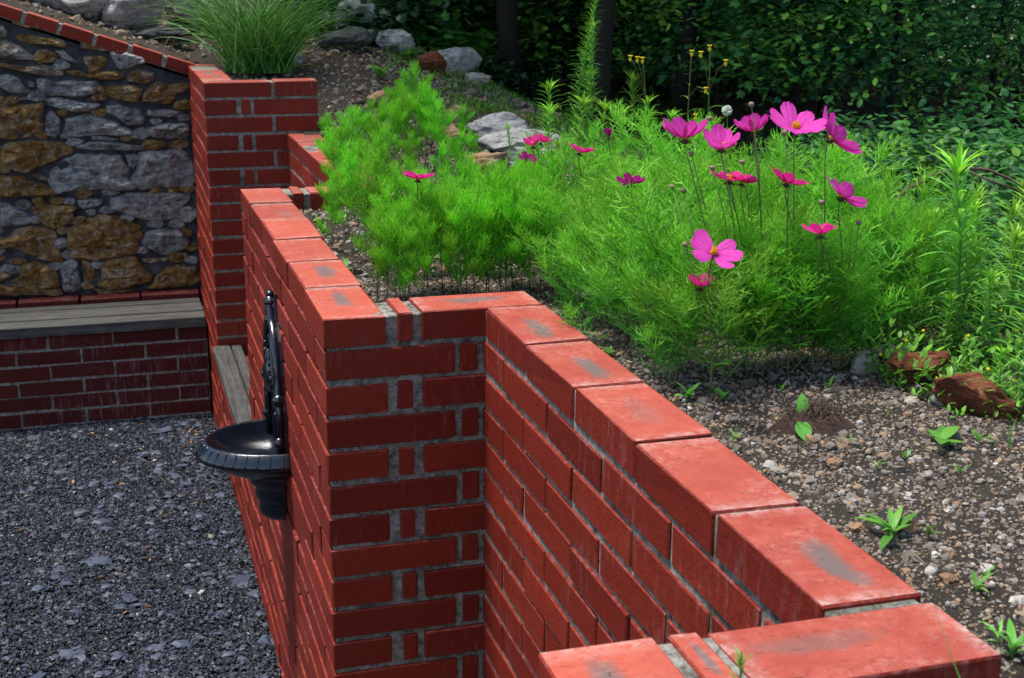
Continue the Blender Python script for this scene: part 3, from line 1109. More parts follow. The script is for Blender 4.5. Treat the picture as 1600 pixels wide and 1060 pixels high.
rock('rock', G(1432, 600, .030), (.075, .042, .046), 'rust_rock', 'rust red rock with the flat top, beside the right end of the cosmos', seed=3, rz=.1)
rock('rock', G(1530, 645, .028), (.095, .055, .05), 'rust_rock', 'larger rust brown rock leaning to the right near the clover', seed=8, rz=-.55, tilt=(0, .35))
rock('rock', G(1352, 580, .01), (.045, .032, .030), 'pale_rock', 'cream coloured rock at the foot of the right cosmos bush', seed=12, rz=.4)
rock('rock', G(1475, 632, .012), (.036, .036, .034), 'grey_rock', 'grey rock between the two rust red rocks', seed=14)
rock('rock', G(1450, 600, .008), (.026, .022, .02), 'dark_rock', 'dark round stone leaning on the rust red rock', seed=15)
rock('rock', G(1390, 560, .01), (.06, .03, .02), 'dark_rock', 'dark flat stone behind the cream coloured rock', seed=16, rz=-.4)
rock('rock', G(1425, 630, .003), (.016, .012, .010), 'pale_rock', 'small white stone on the soil in front of the rust red rock', seed=17)
rock('rock', G(1302, 727, .004), (.016, .013, .012), 'tan_rock', 'small yellow stone on bare soil', seed=19)
rock('rock', G(1217, 740, .003), (.018, .008, .008), 'pale_rock', 'thin cream stone chip near the wall', seed=20, rz=-.6)
rock('rock', G(1420, 830, .006), (.020, .014, .013), 'tan_rock', 'orange stone beside the spreading grass clump', seed=21)
rock('rock', G(1338, 833, .004), (.018, .012, .010), 'tan_rock', 'pinkish stone between the wall and the grass clump', seed=22)
rock('rock', G(1480, 912, .004), (.014, .012, .009), 'tan_rock', 'light orange stone low on the right of the bare soil', seed=23)
# mid-bed ledge of pale rocks
L_ = [(805, 222, .15, .10, .055, 'grey_rock', 'longest pale grey rock of the ledge crossing the bed', -.55),
      (775, 196, .12, .10, .05, 'grey_rock', 'ridged pale grey rock at the top of the ledge', -.2),
      (840, 245, .10, .06, .04, 'grey_rock', 'white faced rock at the low end of the ledge', -.7),
      (765, 262, .085, .05, .055, 'tan_rock', 'reddish tan rock tucked under the grey ledge', .1),
      (810, 282, .09, .05, .04, 'dark_rock', 'dark mossy rock below the reddish tan rock', .2),
      (770, 305, .05, .04, .03, 'pale_rock', 'small cream rock nearest the cosmos row', .5),
      (862, 385, .035, .03, .05, 'pale_rock', 'upright cream rock half hidden among cosmos stems', .2),
      (825, 300, .06, .04, .03, 'grey_rock', 'low grey rock beside the small cream rock', .8),
      (700, 222, .05, .04, .03, 'tan_rock', 'round pinkish rock left of the pale ledge', .5),
      (712, 185, .05, .035, .03, 'tan_rock', 'flat pink rock above the pale ledge', .1),
      (640, 170, .05, .04, .03, 'grey_rock', 'bluish grey rock behind the left cosmos clump', .1),
      (600, 165, .06, .05, .03, 'tan_rock', 'mossy tan rock at the upper left of the cosmos', .7),
      (865, 192, .05, .03, .025, 'tan_rock', 'orange tan rock right of the ledge top', -.3)]
for i, (u, v, a, b, c, m, lab, rz) in enumerate(L_):
    rock('rock', G(u, v + (18 if i < 6 else 0), c * .8), (a * 1.5, b * 1.4, c * 1.5), m, lab, seed=30 + i, rz=rz)
# upper slope
L_ = [(720, 118, .17, .12, .13, 'grey_rock', 'white grey boulder at the edge of the bushes', 0),
      (675, 112, .12, .08, .07, 'rust_rock', 'orange brown rock leaning on the white grey boulder', -.5),
      (615, 82, .14, .10, .09, 'grey_rock', 'pale boulder up the bank above the bare soil', .3),
      (745, 132, .11, .07, .05, 'pale_rock', 'low cream rock in front of the white grey boulder', .6),
      (545, 78, .17, .12, .08, 'dark_rock', 'dark rock under the ivy on the bank', .1),
      (548, 48, .20, .14, .12, 'grey_rock', 'grey boulder under the hanging ivy', .1),
      (450, 100, .10, .08, .055, 'grey_rock', 'grey stone at the foot of the grass tussock', .4)]
for i, (u, v, a, b, c, m, lab, rz) in enumerate(L_):
    rock('rock', G(u, v, c * .6), (a * .95, b * .95, c * 1.0), m, lab, seed=50 + i, rz=rz)
# boulders above the coping (upper left)
L_ = [(95, -12, 4.86, .34, .2, .17, 'grey_rock', 'grey boulder above the sloping coping, left of the widest one', .05),
      (203, 2, 4.86, .27, .2, .20, 'grey_rock', 'widest grey boulder above the sloping coping', -.05),
      (292, -4, 5.1, .19, .16, .17, 'grey_rock', 'grey boulder just left of the grass tussock', .1),
      (0, -75, 4.9, .3, .2, .16, 'grey_rock', 'boulder at the upper left corner above the coping', .1),
      (245, 52, 4.72, .22, .07, .045, 'dark_rock', 'long dark flat stone lying below the grey boulders', -.12),
      (340, -12, 5.9, .2, .15, .16, 'dark_rock', 'dark boulder behind the grass tussock', 0)]
for i, (u, v, y, a, b, c, m, lab, rz) in enumerate(L_):
    p = hit(u, v, 1, y)
    rock('boulder', p, (a, b, c), m, lab, 'boulder', seed=70 + i, rz=rz)


# ------------------------------------------------------------------ wall fountain
def lathe_half(mb, prof, n, cx, cy, a0, a1, sx=1.0, sy=1.0):
    """profile (r,z) swept from a0 to a1; angle pi points to -x"""
    k = len(prof)
    V = []
    for i in range(n + 1):
        a = a0 + (a1 - a0) * i / n
        for r, z in prof:
            V.append((cx + r * math.cos(a) * sx, cy + r * math.sin(a) * sy, z))
    F = [(i * k + j, i * k + j + 1, (i + 1) * k + j + 1, (i + 1) * k + j) for i in range(n) for j in range(k - 1)]
    mb.add(V, F)


def tube(mb, pts, rad, n=8, rnd=.5, close=True):
    pts = [np.asarray(p, float) for p in pts]
    m = len(pts)
    if np.isscalar(rad): rad = [rad] * m
    V = []
    prev = None
    for i, p in enumerate(pts):
        d = pts[min(i + 1, m - 1)] - pts[max(i - 1, 0)]
        d = d / (np.linalg.norm(d) + 1e-9)
        if prev is None:
            a = np.cross(d, [0.3, .2, 1]) if abs(d[2]) < .9 else np.cross(d, [1, .1, 0])
        else:
            a = prev - d * (prev @ d)
        a = a / (np.linalg.norm(a) + 1e-9)
        prev = a
        b = np.cross(d, a)
        for j in range(n):
            t = 2 * math.pi * j / n
            V.append(p + rad[i] * (math.cos(t) * a + math.sin(t) * b))
    F = [(i * n + j, i * n + (j + 1) % n, (i + 1) * n + (j + 1) % n, (i + 1) * n + j) for i in range(m - 1) for j in range(n)]
    if close:
        F.append(tuple(range(n))[::-1])
        F.append(tuple((m - 1) * n + j for j in range(n)))
    mb.add(V, F, rnd)


def sphere(mb, c, r, sc=(1, 1, 1), n=10, rnd=.5):
    V = [(0, 0, 1)]
    for i in range(1, n):
        for j in range(2 * n):
            a, b = math.pi * i / n, math.pi * j / n
            V.append((math.sin(a) * math.cos(b), math.sin(a) * math.sin(b), math.cos(a)))
    V.append((0, 0, -1))
    k = 2 * n
    F = [(0, 1 + j, 1 + (j + 1) % k) for j in range(k)]
    for i in range(n - 2):
        F += [(1 + i * k + j, 1 + (i + 1) * k + j, 1 + (i + 1) * k + (j + 1) % k, 1 + i * k + (j + 1) % k) for j in range(k)]
    L = len(V) - 1
    F += [(L, 1 + (n - 2) * k + (j + 1) % k, 1 + (n - 2) * k + j) for j in range(k)]
    mb.add(np.array(V) * r * np.array(sc) + np.array(c), F, rnd)


FY = .862           # centre line of the fountain along the wall
ZR = -.560          # rim
fountain = tag(empty('wall_fountain', (0, FY, ZR)), 'glossy black cast iron wall fountain with shell basin on the brick wall', 'fountain')
fb = np.array([0, FY, ZR])


def extrude_plate(mb, outline, x0, x1):
    """outline in (y,z); bevelled plate between x0 (wall) and x1 (front)"""
    P = np.array(outline)
    c = P.mean(0)
    n = len(P)
    inn = c + (P - c) * .94
    V = [(x0, p[0], p[1]) for p in P] + [(x1 + .004, p[0], p[1]) for p in P] + [(x1, p[0], p[1]) for p in inn]
    F = [(i, (i + 1) % n, n + (i + 1) % n, n + i) for i in range(n)]
    F += [(n + i, n + (i + 1) % n, 2 * n + (i + 1) % n, 2 * n + i) for i in range(n)]
    F += [tuple(range(2 * n, 3 * n))]
    mb.add(V, F)


# back plate: straight sides, arch, finial
half = [(.150, -.03), (.150, .12), (.140, .145), (.128, .16), (.128, .215), (.118, .262), (.095, .305), (.062, .335), (.040, .345), (.032, .365), (.020, .385), (.015, .41)]
pl_ = [(FY + y, ZR + z) for y, z in half] + [(FY - y, ZR + z) for y, z in half[::-1]]
mb = MB()
extrude_plate(mb, pl_, 0.003, -.014)
put(mb, 'back_plate', MAT['iron'], fountain, fb)
# raised moulding along the plate edge with beads
mb = MB()
for s_ in (-1, 1):
    tube(mb, [(-.020, FY + s_ * (y - .012), ZR + z) for y, z in half], .011, 8)
    for k in range(9):
        sphere(mb, (-.026, FY + s_ * .098, ZR + .10 + .022 * k), .0065, n=6)
    tube(mb, [(-.024, FY + s_ * .075, ZR + .02), (-.026, FY + s_ * .075, ZR + .2), (-.024, FY + s_ * .05, ZR + .27), (-.022, FY, ZR + .30)], .006, 8)
    sphere(mb, (-.022, FY + s_ * .135, ZR + .150), .017, (1, 1, 1.1))
    sphere(mb, (-.024, FY + s_ * .143, ZR + .03), .014, (1, 1, 1.3))
put(mb, 'moulding', MAT['iron'], fountain, fb, smooth=True)
mb = MB()
for z, r in ((.345, .020), (.372, .017), (.395, .018), (.418, .012)):
    sphere(mb, (-.018, FY, ZR + z), r, (1, 1.1, .8))
put(mb, 'finial', MAT['iron'], fountain, fb, smooth=True)
mb = MB()
sphere(mb, (-.02, FY, ZR + .19), .052, (.5, 1, 1.1))
for k in range(9):
    a = math.pi * (k / 8 - .5)
    tube(mb, [(-.03, FY, ZR + .19), (-.028, FY + .07 * math.sin(a), ZR + .19 + .07 * math.cos(a))], [.012, .004], 6)
put(mb, 'rosette', MAT['iron'], fountain, fb, smooth=True)
# basin (half bowl) with fluted rim
mb = MB()
RX, RY = .232, .172
prof = []
inn = [(.0, -.085), (.25, -.082), (.5, -.070), (.7, -.048), (.82, -.022), (.88, .0)]
outp = [(.905, .006), (.94, .003), (1.02, -.024), (1.035, -.034), (1.02, -.040), (.93, -.043), (.84, -.062), (.66, -.086), (.48, -.099), (.40, -.102)]
lathe_half(mb, [(r, ZR + z) for r, z in inn + outp], 64, -.002, FY, math.pi / 2, 3 * math.pi / 2, RX, RY)
for k in range(21):
    a = math.pi / 2 + math.pi * (k + .5) / 21
    c_, s_ = math.cos(a), math.sin(a)
    tube(mb, [(-.002 + RX * q * c_, FY + RY * q * s_, ZR + z) for q, z in ((.915, .0045), (.955, .000), (1.0, -.018), (1.035, -.036))], .0022, 6)
put(mb, 'basin', MAT['iron'], fountain, fb, smooth=True)
# stepped corbel under the bowl
mb = MB()
prof = [(.40, -.098), (.41, -.110), (.40, -.128), (.35, -.140), (.335, -.144), (.345, -.154), (.335, -.172), (.30, -.186), (.295, -.194), (.305, -.204),
        (.295, -.222), (.22, -.238), (.12, -.246), (.0, -.248)]
lathe_half(mb, [(r, ZR + z) for r, z in prof], 40, -.002, FY, math.pi / 2, 3 * math.pi / 2, RX, RY * 1.05)
put(mb, 'corbel', MAT['iron'], fountain, fb, smooth=True)


# ------------------------------------------------------------------ plant building blocks
def ribbon(mbV, mbF, pts, w, nrm):
    """flat tapered strip appended to raw lists"""
    pts = np.asarray(pts, float)
    m = len(pts)
    k0 = len(mbV)
    ws = [w * q for q in ([1, .9, .15] if m == 3 else np.linspace(1, .12, m))]
    for i, p in enumerate(pts):
        d = pts[min(i + 1, m - 1)] - pts[max(i - 1, 0)]
        s_ = np.cross(d, nrm)
        s_ = s_ / (np.linalg.norm(s_) + 1e-9) * ws[i] / 2
        mbV.append(p - s_); mbV.append(p + s_)
    for i in range(m - 1):
        a = k0 + 2 * i
        mbF.append((a, a + 1, a + 3, a + 2))


def thread_leaf(seed, dense=3, w=.034):
    rs = np.random.default_rng(seed)
    V, F = [], []
    def rn(): 
        v = rs.normal(0, 1, 3); v[2] += .8
        return v / np.linalg.norm(v)
    droop = rs.uniform(-.05, .18)
    def curve(t): return np.array([.03 * math.sin(3 * t + seed), t, .22 * t - (.22 + droop) * t * t])
    ribbon(V, F, [curve(0), curve(.5), curve(1)], w * 1.3, rn())
    for i in range(dense):
        t = .22 + .66 * i / (dense - 1)
        for s_ in (-1, 1):
            tt = t + rs.uniform(-.04, .04)
            p = curve(tt)
            L = (.55 - .36 * (t - .2)) * rs.uniform(.8, 1.2)
            a = R(rs.uniform(28, 48))
            d = np.array([s_ * math.sin(a), math.cos(a), rs.uniform(-.1, .35)])
            q1 = p + d * L * .5
            q2 = p + d * L + np.array([0, .08, rs.uniform(-.06, .08)])
            ribbon(V, F, [p, q1, q2], w, rn())
            for f_, s2 in ((.35, 1), (.55, -1)):
                p2 = p + d * L * f_
                a2 = a + s2 * R(rs.uniform(22, 38))
                d2 = np.array([s_ * math.sin(a2), math.cos(a2), rs.uniform(-.15, .4)])
                L2 = L * rs.uniform(.35, .5)
                ribbon(V, F, [p2, p2 + d2 * L2 * .5 + np.array([0, 0, .01]), p2 + d2 * L2], w * .9, rn())
    return np.array(V), F


THREAD = [thread_leaf(k) for k in range(6)]
THREAD_LONG = [thread_leaf(k + 40, 3, .027) for k in range(6)]


def make_cosmos(h, spread, nbranch, leaf, stemcol, leafmat, bare=.25, seed=0, nodes=12, up=.8):
    """upright branching plant with opposite thread leaves"""
    rs = np.random.default_rng(seed)
    root = empty('cosmos_plant')
    st, pos, dr, sz, rn_ = MB(), [], [], [], []

    def axis(p0, d0, L, n, r0, b0, lf):
        p = np.array(p0, float); d = np.array(d0, float)
        P = [p.copy()]
        for i in range(n):
            d = d + np.array([rs.normal(0, .045), rs.normal(0, .045), .05])
            d /= np.linalg.norm(d)
            p = p + d * L / n
            P.append(p.copy())
            f = (i + 1) / n
            if f > b0:
                az = rs.uniform(0, 6.28)
                for q in range(4 if (f > .35 and h < .3) else (3 if f > .3 else 2)):
                    a = az + q * math.pi * (.5 if h < .3 else .667) + rs.normal(0, .25)
                    e_ = up * rs.uniform(.5, 1.3) * (.55 + .9 * f)
                    dd = np.array([math.cos(a), math.sin(a), e_]) + d * .35
                    pos.append(p.copy()); dr.append(dd)
                    sz.append(lf * rs.uniform(.7, 1.15) * (1 - .45 * max(0, f - .6)))
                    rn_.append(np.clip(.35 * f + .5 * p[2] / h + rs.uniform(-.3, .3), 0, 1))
        tube(st, P, list(np.linspace(r0, r0 * .35, len(P))), 5)
        for q in range(5):
            a = rs.uniform(0, 6.28)
            pos.append(p.copy()); dr.append(np.array([math.cos(a) * .5, math.sin(a) * .5, 1.2]) + d)
            sz.append(lf * .75); rn_.append(rs.uniform(.7, 1))
        return P

    main = axis((0, 0, 0), (rs.normal(0, .05), rs.normal(0, .05), 1), h, nodes, .0026 if h > .3 else .0018, bare, leaf)
    for b in range(nbranch):
        f = bare * .6 + (.85 - bare * .6) * b / max(1, nbranch - 1)
        p = main[int(f * nodes)]
        a = b * 2.4 + rs.uniform(-.4, .4)
        L = spread * (1.25 - .6 * f) * rs.uniform(.85, 1.15)
        axis(p, (math.cos(a), math.sin(a), rs.uniform(.55, 1.1)), L, max(4, int(L / .026)), .0014, .15, leaf * .9)
    st.build('stem', MAT[stemcol], root, smooth=True)
    fo = MB()
    pos, dr, sz, rn_ = map(np.array, (pos, dr, sz, rn_))
    rot = frames(dr, roll=rs.normal(0, .5, len(pos)))
    for k in range(6):
        m = np.arange(len(pos)) % 6 == k
        fo.scatter((THREAD_LONG if leaf > .075 else THREAD)[k], pos[m], rot[m], sz[m], rn_[m])
    fo.build('foliage', MAT[leafmat], root)
    return root


# petals -----------------------------------------------------------
def petal_template(seed, cup, wide=.52):
    rs = np.random.default_rng(seed)
    nu, nv = 9, 8
    V, F = [], []
    for j in range(nv + 1):
        t = j / nv
        w = wide * (math.sin(math.pi * min(t * .62 + .06, 1)) ** .9) * (1 if t < .9 else 1 - 1.5 * (t - .9))
        for i in range(nu):
            u = i / (nu - 1) * 2 - 1
            end = 0
            if j == nv: end = [-.07, 0, -.04, .02, -.035, .02, -.045, 0, -.07][i]
            y = t + end - .04 * u * u * t
            z = cup * t * t * .5 + .03 * math.sin(u * 9) * t - .10 * u * u * w + rs.normal(0, .006)
            V.append((u * w / 1.0 * .5 * 1.15, y, z))
    for j in range(nv):
        for i in range(nu - 1):
            a = j * nu + i
            F.append((a, a + 1, a + nu + 1, a + nu))
    return np.array(V), F


def make_flower(parent, p, nrm, dia, mat, n=8, lift=.35, curl=.2, skip=(), stalk_to=None, lifts=None, seed=0, roll=0.0, center=True):
    """one bloom as a part of its plant (positions local to the plant)"""
    rs = np.random.default_rng(seed)
    nrm = np.array(nrm, float); nrm /= np.linalg.norm(nrm)
    t1 = np.cross(nrm, [.13, .2, 1.0] if abs(nrm[2]) < .95 else [1, 0, .1]); t1 /= np.linalg.norm(t1)
    t2 = np.cross(nrm, t1)
    mb = MB()
    p = np.asarray(p, float)
    for k in range(n):
        if k in skip: continue
        a = 2 * math.pi * k / n + rs.normal(0, .06) + roll
        l = lifts[k] if lifts else lift + rs.normal(0, .08)
        rad = math.cos(a) * t1 + math.sin(a) * t2
        y = rad * math.cos(l) + nrm * math.sin(l)
        x = np.cross(y, nrm); x /= np.linalg.norm(x)
        z = np.cross(x, y)
        tw = rs.normal(0, .12)
        x, z = math.cos(tw) * x + math.sin(tw) * z, -math.sin(tw) * x + math.cos(tw) * z
        L = dia / 2 * rs.uniform(.9, 1.05)
        mb.scatter(petal_template(seed * 10 + k, curl), [p + rad * dia * .03 + nrm * .001 * (k % 2)], np.stack([x, y, z], 1)[None], L, np.array([rs.random()]))
    fl = mb.build('flower', MAT[mat], parent, smooth=True)
    if center:
        mb = MB()
        sphere(mb, p + nrm * .003, dia * .072, (1, 1, .8), 8)
        for k in range(26):
            a = rs.uniform(0, 6.28); q = rs.uniform(.2, 1) * dia * .075
            c = p + nrm * (.004 + rs.uniform(.003, .007)) + (math.cos(a) * t1 + math.sin(a) * t2) * q
            sphere(mb, c, dia * .014, n=4)
        mb.build('flower_center', MAT['center'], fl, smooth=True)
    mb = MB()
    sphere(mb, p - nrm * .005, dia * .07, (1, 1, .8), 8)
    for k in range(7):
        a = 2 * math.pi * k / 7
        rad = math.cos(a) * t1 + math.sin(a) * t2
        tube(mb, [p - nrm * .003, p + rad * dia * .09 - nrm * .006, p + rad * dia * .15 - nrm * .009], [.0016, .0012, .0004], 4)
    mb.build('calyx', MAT['calyx'], fl, smooth=True)
    if stalk_to is not None:
        q = np.asarray(stalk_to, float)
        mb = MB()
        m_ = (p + q) / 2 + np.array([rs.normal(0, .006), rs.normal(0, .006), .015])
        a0 = p - nrm * .006
        P = [a0, a0 - nrm * .022, m_, q]
        P = [tuple(np.array(P[0]) * (1 - t) ** 3 + 3 * np.array(P[1]) * t * (1 - t) ** 2 + 3 * np.array(P[2]) * t * t * (1 - t) + np.array(P[3]) * t ** 3) for t in np.linspace(0, 1, 9)]
        tube(mb, P, list(np.linspace(.0010, .0016, 9)), 5)
        mb.build('flower_stalk', MAT['green_stem'], parent, smooth=True)
    return fl


def make_bud(parent, p, q, r=.0055, col='bud'):
    mb = MB()
    sphere(mb, p, r, (1, 1, .8), 7)
    b = mb.build('bud', MAT[col], parent, smooth=True)
    mb = MB()
    p = np.array(p); q = np.array(q)
    sphere(mb, p - np.array([0, 0, r * .55]), r * .8, (1.1, 1.1, .6), 6)
    m_ = (p + q) / 2 + np.array([.006, .004, .01])
    tube(mb, [p, m_, q], [.0009, .0011, .0014], 5)
    mb.build('bud_stalk', MAT['green_stem'], parent, smooth=True)


# prototypes (first uses move them, later uses copy them)
def proto_set(specs):
    return [[make_cosmos(**s), False] for s in specs]


YOUNG = proto_set([dict(h=.27, spread=.075, nbranch=5, leaf=.078, stemcol='brown_stem', leafmat='cosmos_leaf', bare=.34, seed=s, nodes=9, up=1.9) for s in (1, 2, 3, 4)])
BUSHY = proto_set([dict(h=.34, spread=.16, nbranch=7, leaf=.094, stemcol='green_stem', leafmat='cosmos_leaf2', bare=.16, seed=s, nodes=10, up=.5) for s in (5, 6, 7, 8)])


def use(protos, i, loc, rz, sc):
    pr = protos[i % len(protos)]
    if not pr[1]:
        o = pr[0]; pr[1] = True
    else:
        o = copy_tree(pr[0])
        for c in list(o.children):        # blooms added to the prototype stay with it
            if c.name.split('.')[0] not in ('stem', 'foliage'):
                for g in list(c.children): bpy.data.objects.remove(g)
                bpy.data.objects.remove(c)
    o.location = [float(c) for c in loc]
    o.rotation_euler = (0, 0, rz)
    o.scale = (sc, sc, sc)
    return o


# dense row of young plants right behind the wall
row = [(605, 480, .7), (628, 482, .75), (662, 476, .8), (705, 474, .85), (730, 472, .9), (765, 470, .95), (792, 468, .95), (815, 466, .95), (845, 468, .9), (520, 395, .85), (548, 372, .9), (532, 338, .9), (590, 470, .82), (618, 472, .88), (640, 462, .8), (668, 458, .95), (692, 462, .9),
       (716, 458, 1.0), (742, 462, 1.0), (760, 455, 1.05), (782, 457, 1.05), (802, 455, 1.0), (828, 452, 1.05),
       (604, 440, .9), (655, 432, .95), (700, 430, .95), (745, 432, 1.0), (790, 430, 1.0), (572, 408, .95), (618, 405, .9),
       (560, 350, .9), (600, 365, .95), (645, 385, .95), (685, 392, .9), (730, 395, .95), (775, 400, .95), (815, 405, 1.0), (850, 420, 1.05),
       (590, 330, .8), (842, 378, .8), (565, 310, .75)]
for i, (u, v, s_) in enumerate(row):
    p = G(u, v)
    o = use(YOUNG, i, p, rng.uniform(0, 6.28), s_ * rng.uniform(.80, .98))
    tag(o, 'young feathery cosmos on bare dark stem, without bloom, in the dense row behind the wall', 'cosmos', 'young cosmos plants in the dense row behind the wall')
# farther cluster on the left
clu = [(530, 290, 1.0), (560, 282, 1.05), (590, 280, 1.05), (615, 268, 1.1), (640, 265, 1.2), (665, 265, 1.2), (690, 275, 1.1), (600, 255, 1.1), (632, 248, 1.25),
       (660, 245, 1.2), (575, 250, 1.0), (545, 262, .95), (620, 225, 1.2), (648, 225, 1.25), (715, 290, .85), (690, 300, .8), (675, 240, 1.1), (725, 238, .75), (740, 262, .6), (600, 300, .9),
       (640, 300, .9), (512, 270, .85)]
for i, (u, v, s_) in enumerate(clu):
    p = G(u, v)
    o = use(YOUNG, i + 1, p, rng.uniform(0, 6.28), s_ * rng.uniform(.70, .86))
    tag(o, 'young feathery cosmos without bloom in the farther bright clump left of the pale rocks', 'cosmos', 'young cosmos plants in the far left clump')

# the big bushy plants on the right
bush = [(868, 482, .6), (890, 500, .65), (918, 515, .65), (945, 545, .7), (985, 560, .75), (1020, 590, .8), (1055, 608, .75), (875, 470, .75), (905, 480, .8), (940, 470, .85), (952, 520, .95), (900, 440, .75), (975, 500, 1.0), (1010, 480, .95), (940, 425, .75),
        (1000, 440, .85), (1050, 470, 1.0), (1030, 540, 1.0), (1065, 585, 1.0), (1095, 480, 1.15), (1140, 500, 1.2), (1180, 510, 1.2), (1230, 520, 1.2),
        (1290, 540, 1.15), (1335, 545, 1.1), (1375, 530, 1.05), (1270, 575, 1.0), (1050, 420, 1.0), (1110, 430, 1.05), (1170, 440, 1.1), (1230, 450, 1.1),
        (1290, 470, 1.1), (1345, 480, 1.05), (1395, 500, .95), (1045, 385, .8), (1110, 385, .85), (1180, 390, .85),
        (1400, 540, .9), (1215, 585, .95), (870, 425, .8), (905, 405, .85), (960, 400, .85), (1010, 395, .9), (975, 455, .95), (1425, 470, .8)]
for i, (u, v, s_) in enumerate(bush):
    p = G(u, v)
    s_ *= (.95 if u < 1060 else .70) if v < 475 else (.84 if v < 515 else .92)
    o = use(BUSHY, i, p, rng.uniform(0, 6.28), s_ * rng.uniform(.80, 1.16))
    o.rotation_euler = (rng.normal(0, .09), rng.normal(0, .09), o.rotation_euler[2])
    tag(o, 'bushy green cosmos without bloom in the tall thicket on the right of the bed', 'cosmos', 'bushy cosmos plants in the right thicket')


# flowering plants: each carries its own blooms at the places seen in the photo
def flowering(base, sc, i, label, blooms, buds=(), protos=None):
    root = copy_tree((protos or BUSHY)[i % 4][0])
    for c in list(root.children):
        if c.name.split('.')[0] not in ('stem', 'foliage'):
            for g in list(c.children): bpy.data.objects.remove(g)
            bpy.data.objects.remove(c)
    b = np.array(G(*base))
    root.location = [float(c) for c in b]
    root.rotation_euler = (0, 0, 0)
    root.scale = (1, 1, 1)
    for c in list(root.children): c.scale = (sc * .9, sc * .9, sc * .78)
    tag(root, label, 'cosmos', 'cosmos plants in bloom')
    for k, bl in enumerate(blooms):
        p = pt(bl['u'], bl['v'], bl['t']) - b
        nr = bl['n'][0] * RM[0] - bl['n'][1] * RM[1] - bl['n'][2] * RM[2]      # n: right, up, towards camera
        foot = np.array([p[0] * .35, p[1] * .35, min(p[2] * .45, .2)])
        kw = {q: bl[q] for q in bl if q not in 'uvtn'}
        make_flower(root, p, nr, stalk_to=foot, seed=i * 17 + k + 1, **kw)
    for (u, v, t) in buds:
        p = pt(u, v, t) - b
        make_bud(root, p, (p[0] * .45, p[1] * .45, p[2] * .5))
    return root


flowering((1110, 620), 1.0, 0, 'bushy cosmos with a wide open pink flower facing front, smaller magenta one below it',
          [dict(u=1115, v=396, t=2.42, n=(.15, .45, .85), dia=.105, mat='petal_pink', n_=0) if 0 else
           dict(u=1115, v=396, t=2.30, n=(.15, .62, .70), dia=.092, mat='petal_pink', lift=.15, skip=(1, 5), roll=.5),
           dict(u=1094, v=448, t=2.50, n=(.1, .9, .35), dia=.060, mat='petal_magenta', lift=.6)], [(1070, 382, 2.5), (1068, 298, 2.6), (1050, 292, 2.65)])
flowering((1140, 590), .95, 1, 'cosmos with the leftmost upright pink cup flower on a long straight stalk',
          [dict(u=1070, v=217, t=2.55, n=(0, 1, .05), dia=.102, mat='petal_pink', lift=.55, curl=.3)], [(1080, 240, 2.55)])
flowering((1165, 585), .95, 2, 'cosmos with the pink cup flower showing its yellow centre',
          [dict(u=1128, v=232, t=2.52, n=(.05, .85, .5), dia=.088, mat='petal_pink', lift=.6, curl=.35)], [(1113, 262, 2.5)])
flowering((1200, 580), 1.0, 3, 'cosmos with a rose pink flower seen from below and a tall closed bud above it',
          [dict(u=1177, v=206, t=2.58, n=(-.1, 1, -.1), dia=.080, mat='petal_pink', lift=.6, curl=.3)], [(1174, 163, 2.5), (1109, 185, 2.6)])
flowering((1230, 590), 1.0, 0, 'tall cosmos with the topmost large pink flower, its yellow stamens showing',
          [dict(u=1243, v=200, t=2.55, n=(.12, .80, .55), dia=.115, mat='petal_pink', lift=.25, curl=.15, roll=.2)], [(1226, 207, 2.5)])
flowering((1270, 585), 1.0, 1, 'cosmos with the rightmost upper pink flower turned sideways to the right',
          [dict(u=1300, v=217, t=2.55, n=(.75, .55, .05), dia=.115, mat='petal_pink', lift=.35, curl=.2)], [(1284, 316, 2.5)])
flowering((1310, 580), 1.0, 2, 'cosmos with a magenta pink flower tilted right, below the sideways one',
          [dict(u=1316, v=308, t=2.52, n=(.55, .85, .1), dia=.098, mat='petal_pink', lift=.3, curl=.2)], [(1342, 348, 2.55)])
flowering((1180, 530), .95, 3, 'cosmos with two low magenta blooms and a dark withered bud behind the cup flower',
          [dict(u=1140, v=282, t=2.6, n=(.1, 1, .2), dia=.085, mat='petal_magenta', lift=.25),
           dict(u=1160, v=285, t=2.62, n=(.3, 1, .1), dia=.06, mat='petal_magenta', lift=.3)], [(1160, 253, 2.7)])
flowering((1245, 520), .95, 0, 'cosmos with the crimson pink bloom half hidden among leaves under the topmost flower',
          [dict(u=1230, v=286, t=2.52, n=(.35, .95, .1), dia=.078, mat='petal_magenta', lift=.25)])
flowering((1310, 530), .95, 1, 'cosmos with a small ragged magenta bloom low on the right of the thicket',
          [dict(u=1282, v=366, t=2.38, n=(0, 1, .15), dia=.07, mat='petal_magenta', lift=.4, skip=(2, 6))])
flowering((985, 440), .9, 2, 'cosmos with a single purple flower low in the middle of the thicket',
          [dict(u=986, v=287, t=2.58, n=(0, 1, -.1), dia=.06, mat='petal_purple', lift=.3)])
flowering((650, 400), .95, 1, 'young cosmos with one flat magenta flower above the dense row, at its left',
          [dict(u=653, v=280, t=3.22, n=(.05, 1, .12), dia=.078, mat='petal_magenta', lift=.28)], protos=YOUNG)
flowering((840, 330), .9, 3, 'cosmos with two bright magenta flowers close together by the pale rocks',
          [dict(u=832, v=228, t=3.45, n=(-.15, .9, .35), dia=.062, mat='petal_magenta', lift=.7),
           dict(u=846, v=222, t=3.5, n=(.4, .9, .2), dia=.058, mat='petal_magenta', lift=.5)], protos=YOUNG)
flowering((830, 345), .9, 0, 'cosmos with a drooping purple flower right below the two magenta ones',
          [dict(u=823, v=249, t=3.4, n=(.2, .9, -.3), dia=.050, mat='petal_purple', lift=.1)], protos=YOUNG)
